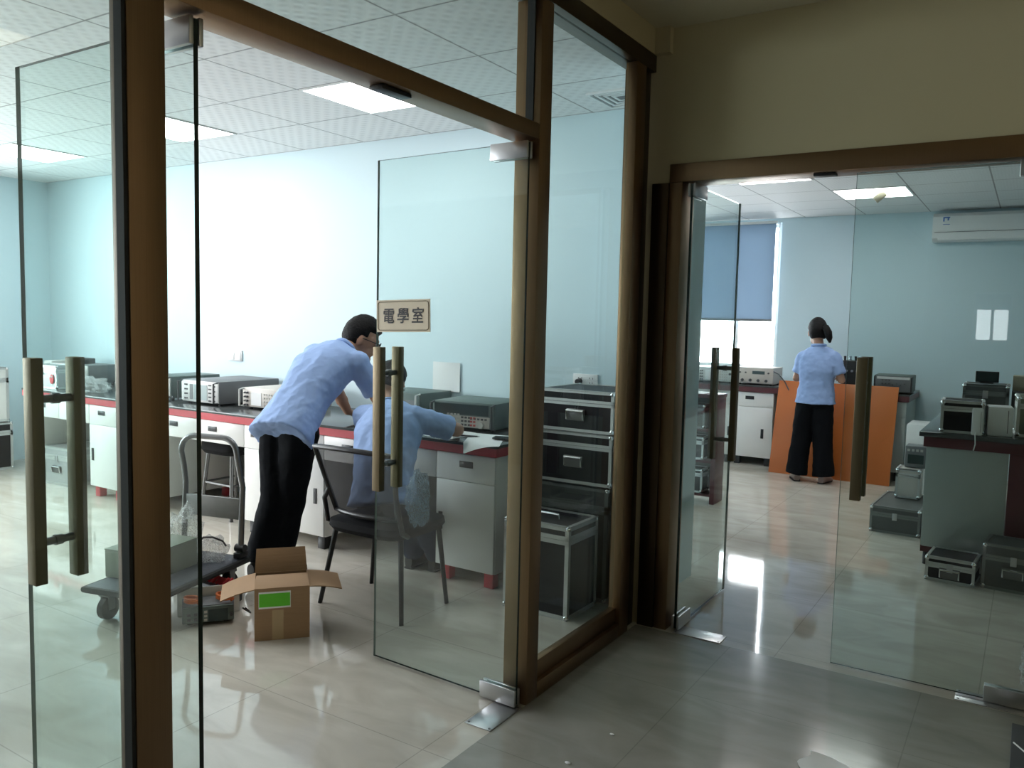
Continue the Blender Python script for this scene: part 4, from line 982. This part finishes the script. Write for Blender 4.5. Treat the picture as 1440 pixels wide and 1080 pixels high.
    for q in 'LR':
        r = (.108, .098, .110) if wide else J.get('leg', (.100, .074, .066))
        hem = P['an'+q].lerp(P['kn'+q], .0 if not wide else -.06)
        limb(g, [P['hip'+q], P['kn'+q]], [r[0]*k, r[1]*k]); g.tube([P['kn'+q], hem], [r[1]*k, r[2]*k], 18)
    g.xf(off); remesh(g.obj('trousers', trousers, root), .010, 5, .018, size=.10)
    if J.get('belt'): G().tube([P['pelvis']+t0*.062+A0[0]*(.166*k*math.cos(2*PI*i/28))+A0[1]*(.121*k*math.sin(2*PI*i/28))-base for i in range(28)], .014, 8, closed=True).obj('belt', 'shoe', root)
    # ---- shoes
    for q in 'LR':
        a = P['an'+q]; t = P['toe'+q]; d = Vector((t.x-a.x, t.y-a.y, 0)).normalized(); sd = Vector((-d.y, d.x, 0)); up = Vector((0, 0, 1)); A = Vector((a.x, a.y, 0))
        g = G(); g.loft([(A-d*.065+up*.045, sd, up, .026, .040), (A-d*.03+up*.05, sd, up, .036, .048), (A+d*.05+up*.042, sd, up, .040, .040), (A+d*.12+up*.028, sd, up, .045, .026), (A+d*.175+up*.02, sd, up, .030, .017)], 18)
        g.xf(off); o = g.obj('shoe', 'sandal' if wide else 'shoe', root, label='pale heeled shoe' if wide else None)
        g = G(); g.loft([(A-d*.066+up*.006, sd, up, .030, .006, 4), (A+d*.05+up*.006, sd, up, .043, .006, 4), (A+d*.12+up*.006, sd, up, .047, .006, 4), (A+d*.178+up*.006, sd, up, .028, .006, 3)], 18); g.xf(off); g.obj('sole', 'rubber', o)
    # ---- hair
    g = G(); g.sph((0, 0, 0), 1, 48); lng = hair == 'tail'
    for v in g.bm.verts:
        p = v.co.copy(); a, b, c = p
        face = b > .30 and c < .50 - .25*max(0, .5-b)
        ear = abs(a) > .62 and -.10 < b and c < .05
        low = c < (-.72 if lng else -.58) or (c < -.30 and b > -.05)
        r = 1.09 + (.03 if lng else .05)*noise.noise(p*9) + .05*max(0, c)
        if face or ear or low: r = .86
        v.co = HM @ (H+u*.012-f*.008 + (s*a*.077+f*b*.099+u*c*.109)*r*k) - base
    ho = g.obj('hair', 'hair', root, angle=80)
    sm = ho.modifiers.new('smooth', 'SMOOTH'); sm.factor = .5; sm.iterations = 2
    if lng:
        p0 = H-f*.098+u*.015+s*.035
        G().tube([p0+f*.01, p0-f*.035+s*.015, p0-f*.050-u*.045+s*.030, p0-f*.045-u*.10+s*.042, p0-f*.03-u*.14+s*.050], [.022, .032, .036, .029, .010], 14).xf(off).obj('ponytail', 'hair', ho)
        G().tube([p0+Vector(s*.018*math.cos(x)+u*.018*math.sin(x))-f*.012 for x in [2*PI*i/14 for i in range(14)]], .006, 8, closed=True).xf(off).obj('hair_tie', 'red_plastic' if False else 'dark_plastic', ho)
    if glasses:
        g = G()
        for q in (-1, 1):
            c = H+f*.103+s*q*.033+u*.004
            g.tube([c+s*.025*math.cos(2*PI*i/18)+u*.018*math.sin(2*PI*i/18) for i in range(18)], .0022, 6, closed=True)
            g.tube([c+s*q*.025+u*.008, H+s*q*.079+f*.06+u*.008, H+s*q*.080-f*.005+u*.004], .0022, 6)
        g.tube([H+f*.104-s*.009+u*.006, H+f*.106+u*.009, H+f*.104+s*.009+u*.006], .0022, 6)
        g.xf(off @ HM).obj('glasses', 'black_plastic', root)
    return root
person('standing man in light blue shirt and black trousers bending over the bench', dict(
    pelvis=(-3.515, 3.20, .885), waist=(-3.535, 3.32, 1.01), chest=(-3.555, 3.49, 1.165), neck=(-3.545, 3.665, 1.285), head=(-3.525, 3.80, 1.350), fwd=(.66, .62, -.42), up=(.28, .30, .9),
    hipL=(-3.605, 3.20, .83), hipR=(-3.435, 3.20, .83), knL=(-3.605, 3.18, .46), knR=(-3.53, 3.23, .46), anL=(-3.645, 3.09, .085), anR=(-3.575, 3.17, .085), toeL=(-3.67, 3.31, 0), toeR=(-3.54, 3.39, 0),
    shL=(-3.705, 3.575, 1.245), shR=(-3.375, 3.60, 1.215), elL=(-3.60, 3.68, 1.00), elR=(-3.315, 3.72, .985), wrL=(-3.60, 3.755, .895), wrR=(-3.29, 3.86, .89),
    hdL=(.1, .75, -.33), hnL=(0, -.3, -1), hdR=(.4, .75, -.25), hnR=(0, -.2, -1), hem=.115, curl=.35, leg=(.110, .086, .078), headk=1.13), glasses=True)
person('seated man in blue shirt seen from behind, writing at the bench', dict(
    pelvis=(-2.785, 3.17, .575), waist=(-2.81, 3.20, .70), chest=(-2.89, 3.32, .865), neck=(-2.975, 3.43, .985), head=(-3.055, 3.535, 1.115), fwd=(-.12, .82, -.5), up=(-.1, .4, .9),
    hipL=(-2.88, 3.19, .555), hipR=(-2.70, 3.19, .555), knL=(-3.04, 3.51, .49), knR=(-2.89, 3.51, .49), anL=(-3.05, 3.76, .085), anR=(-2.905, 3.80, .085), toeL=(-3.06, 3.98, 0), toeR=(-2.905, 4.02, 0),
    shL=(-3.125, 3.40, .925), shR=(-2.785, 3.40, .945), elL=(-3.235, 3.60, .875), elR=(-2.635, 3.60, .882), wrL=(-3.07, 3.76, .852), wrR=(-2.775, 3.775, .852),
    hdL=(.6, .7, -.05), hnL=(0, 0, -1), hdR=(-.5, .8, -.05), hnR=(-.3, 0, -1), hem=.06, curl=.6, sleeve=.86), trousers='trouser_navy')
person('woman in light blue blouse and wide black trousers with a ponytail, seen from behind', dict(
    pelvis=(-1.715, 8.10, .83), waist=(-1.715, 8.10, .97), chest=(-1.705, 8.11, 1.12), neck=(-1.715, 8.125, 1.295), head=(-1.740, 8.155, 1.430), fwd=(-.38, .88, -.22),
    hipL=(-1.795, 8.10, .77), hipR=(-1.645, 8.10, .77), knL=(-1.825, 8.09, .42), knR=(-1.63, 8.10, .42), anL=(-1.85, 8.07, .085), anR=(-1.605, 8.09, .085), toeL=(-1.90, 8.20, 0), toeR=(-1.58, 8.25, 0),
    shL=(-1.842, 8.11, 1.188), shR=(-1.568, 8.11, 1.190), elL=(-1.905, 8.12, .985), elR=(-1.495, 8.12, .99), wrL=(-1.86, 8.30, .985), wrR=(-1.54, 8.32, 1.0),
    hdL=(.2, .9, -.1), hnL=(.5, 0, -.8), hdR=(-.2, .9, -.1), hnR=(-.5, 0, -.8), hem=.075, curl=.8, sleeve=.75, headk=1.15), hair='tail', wide=True, k=.92)
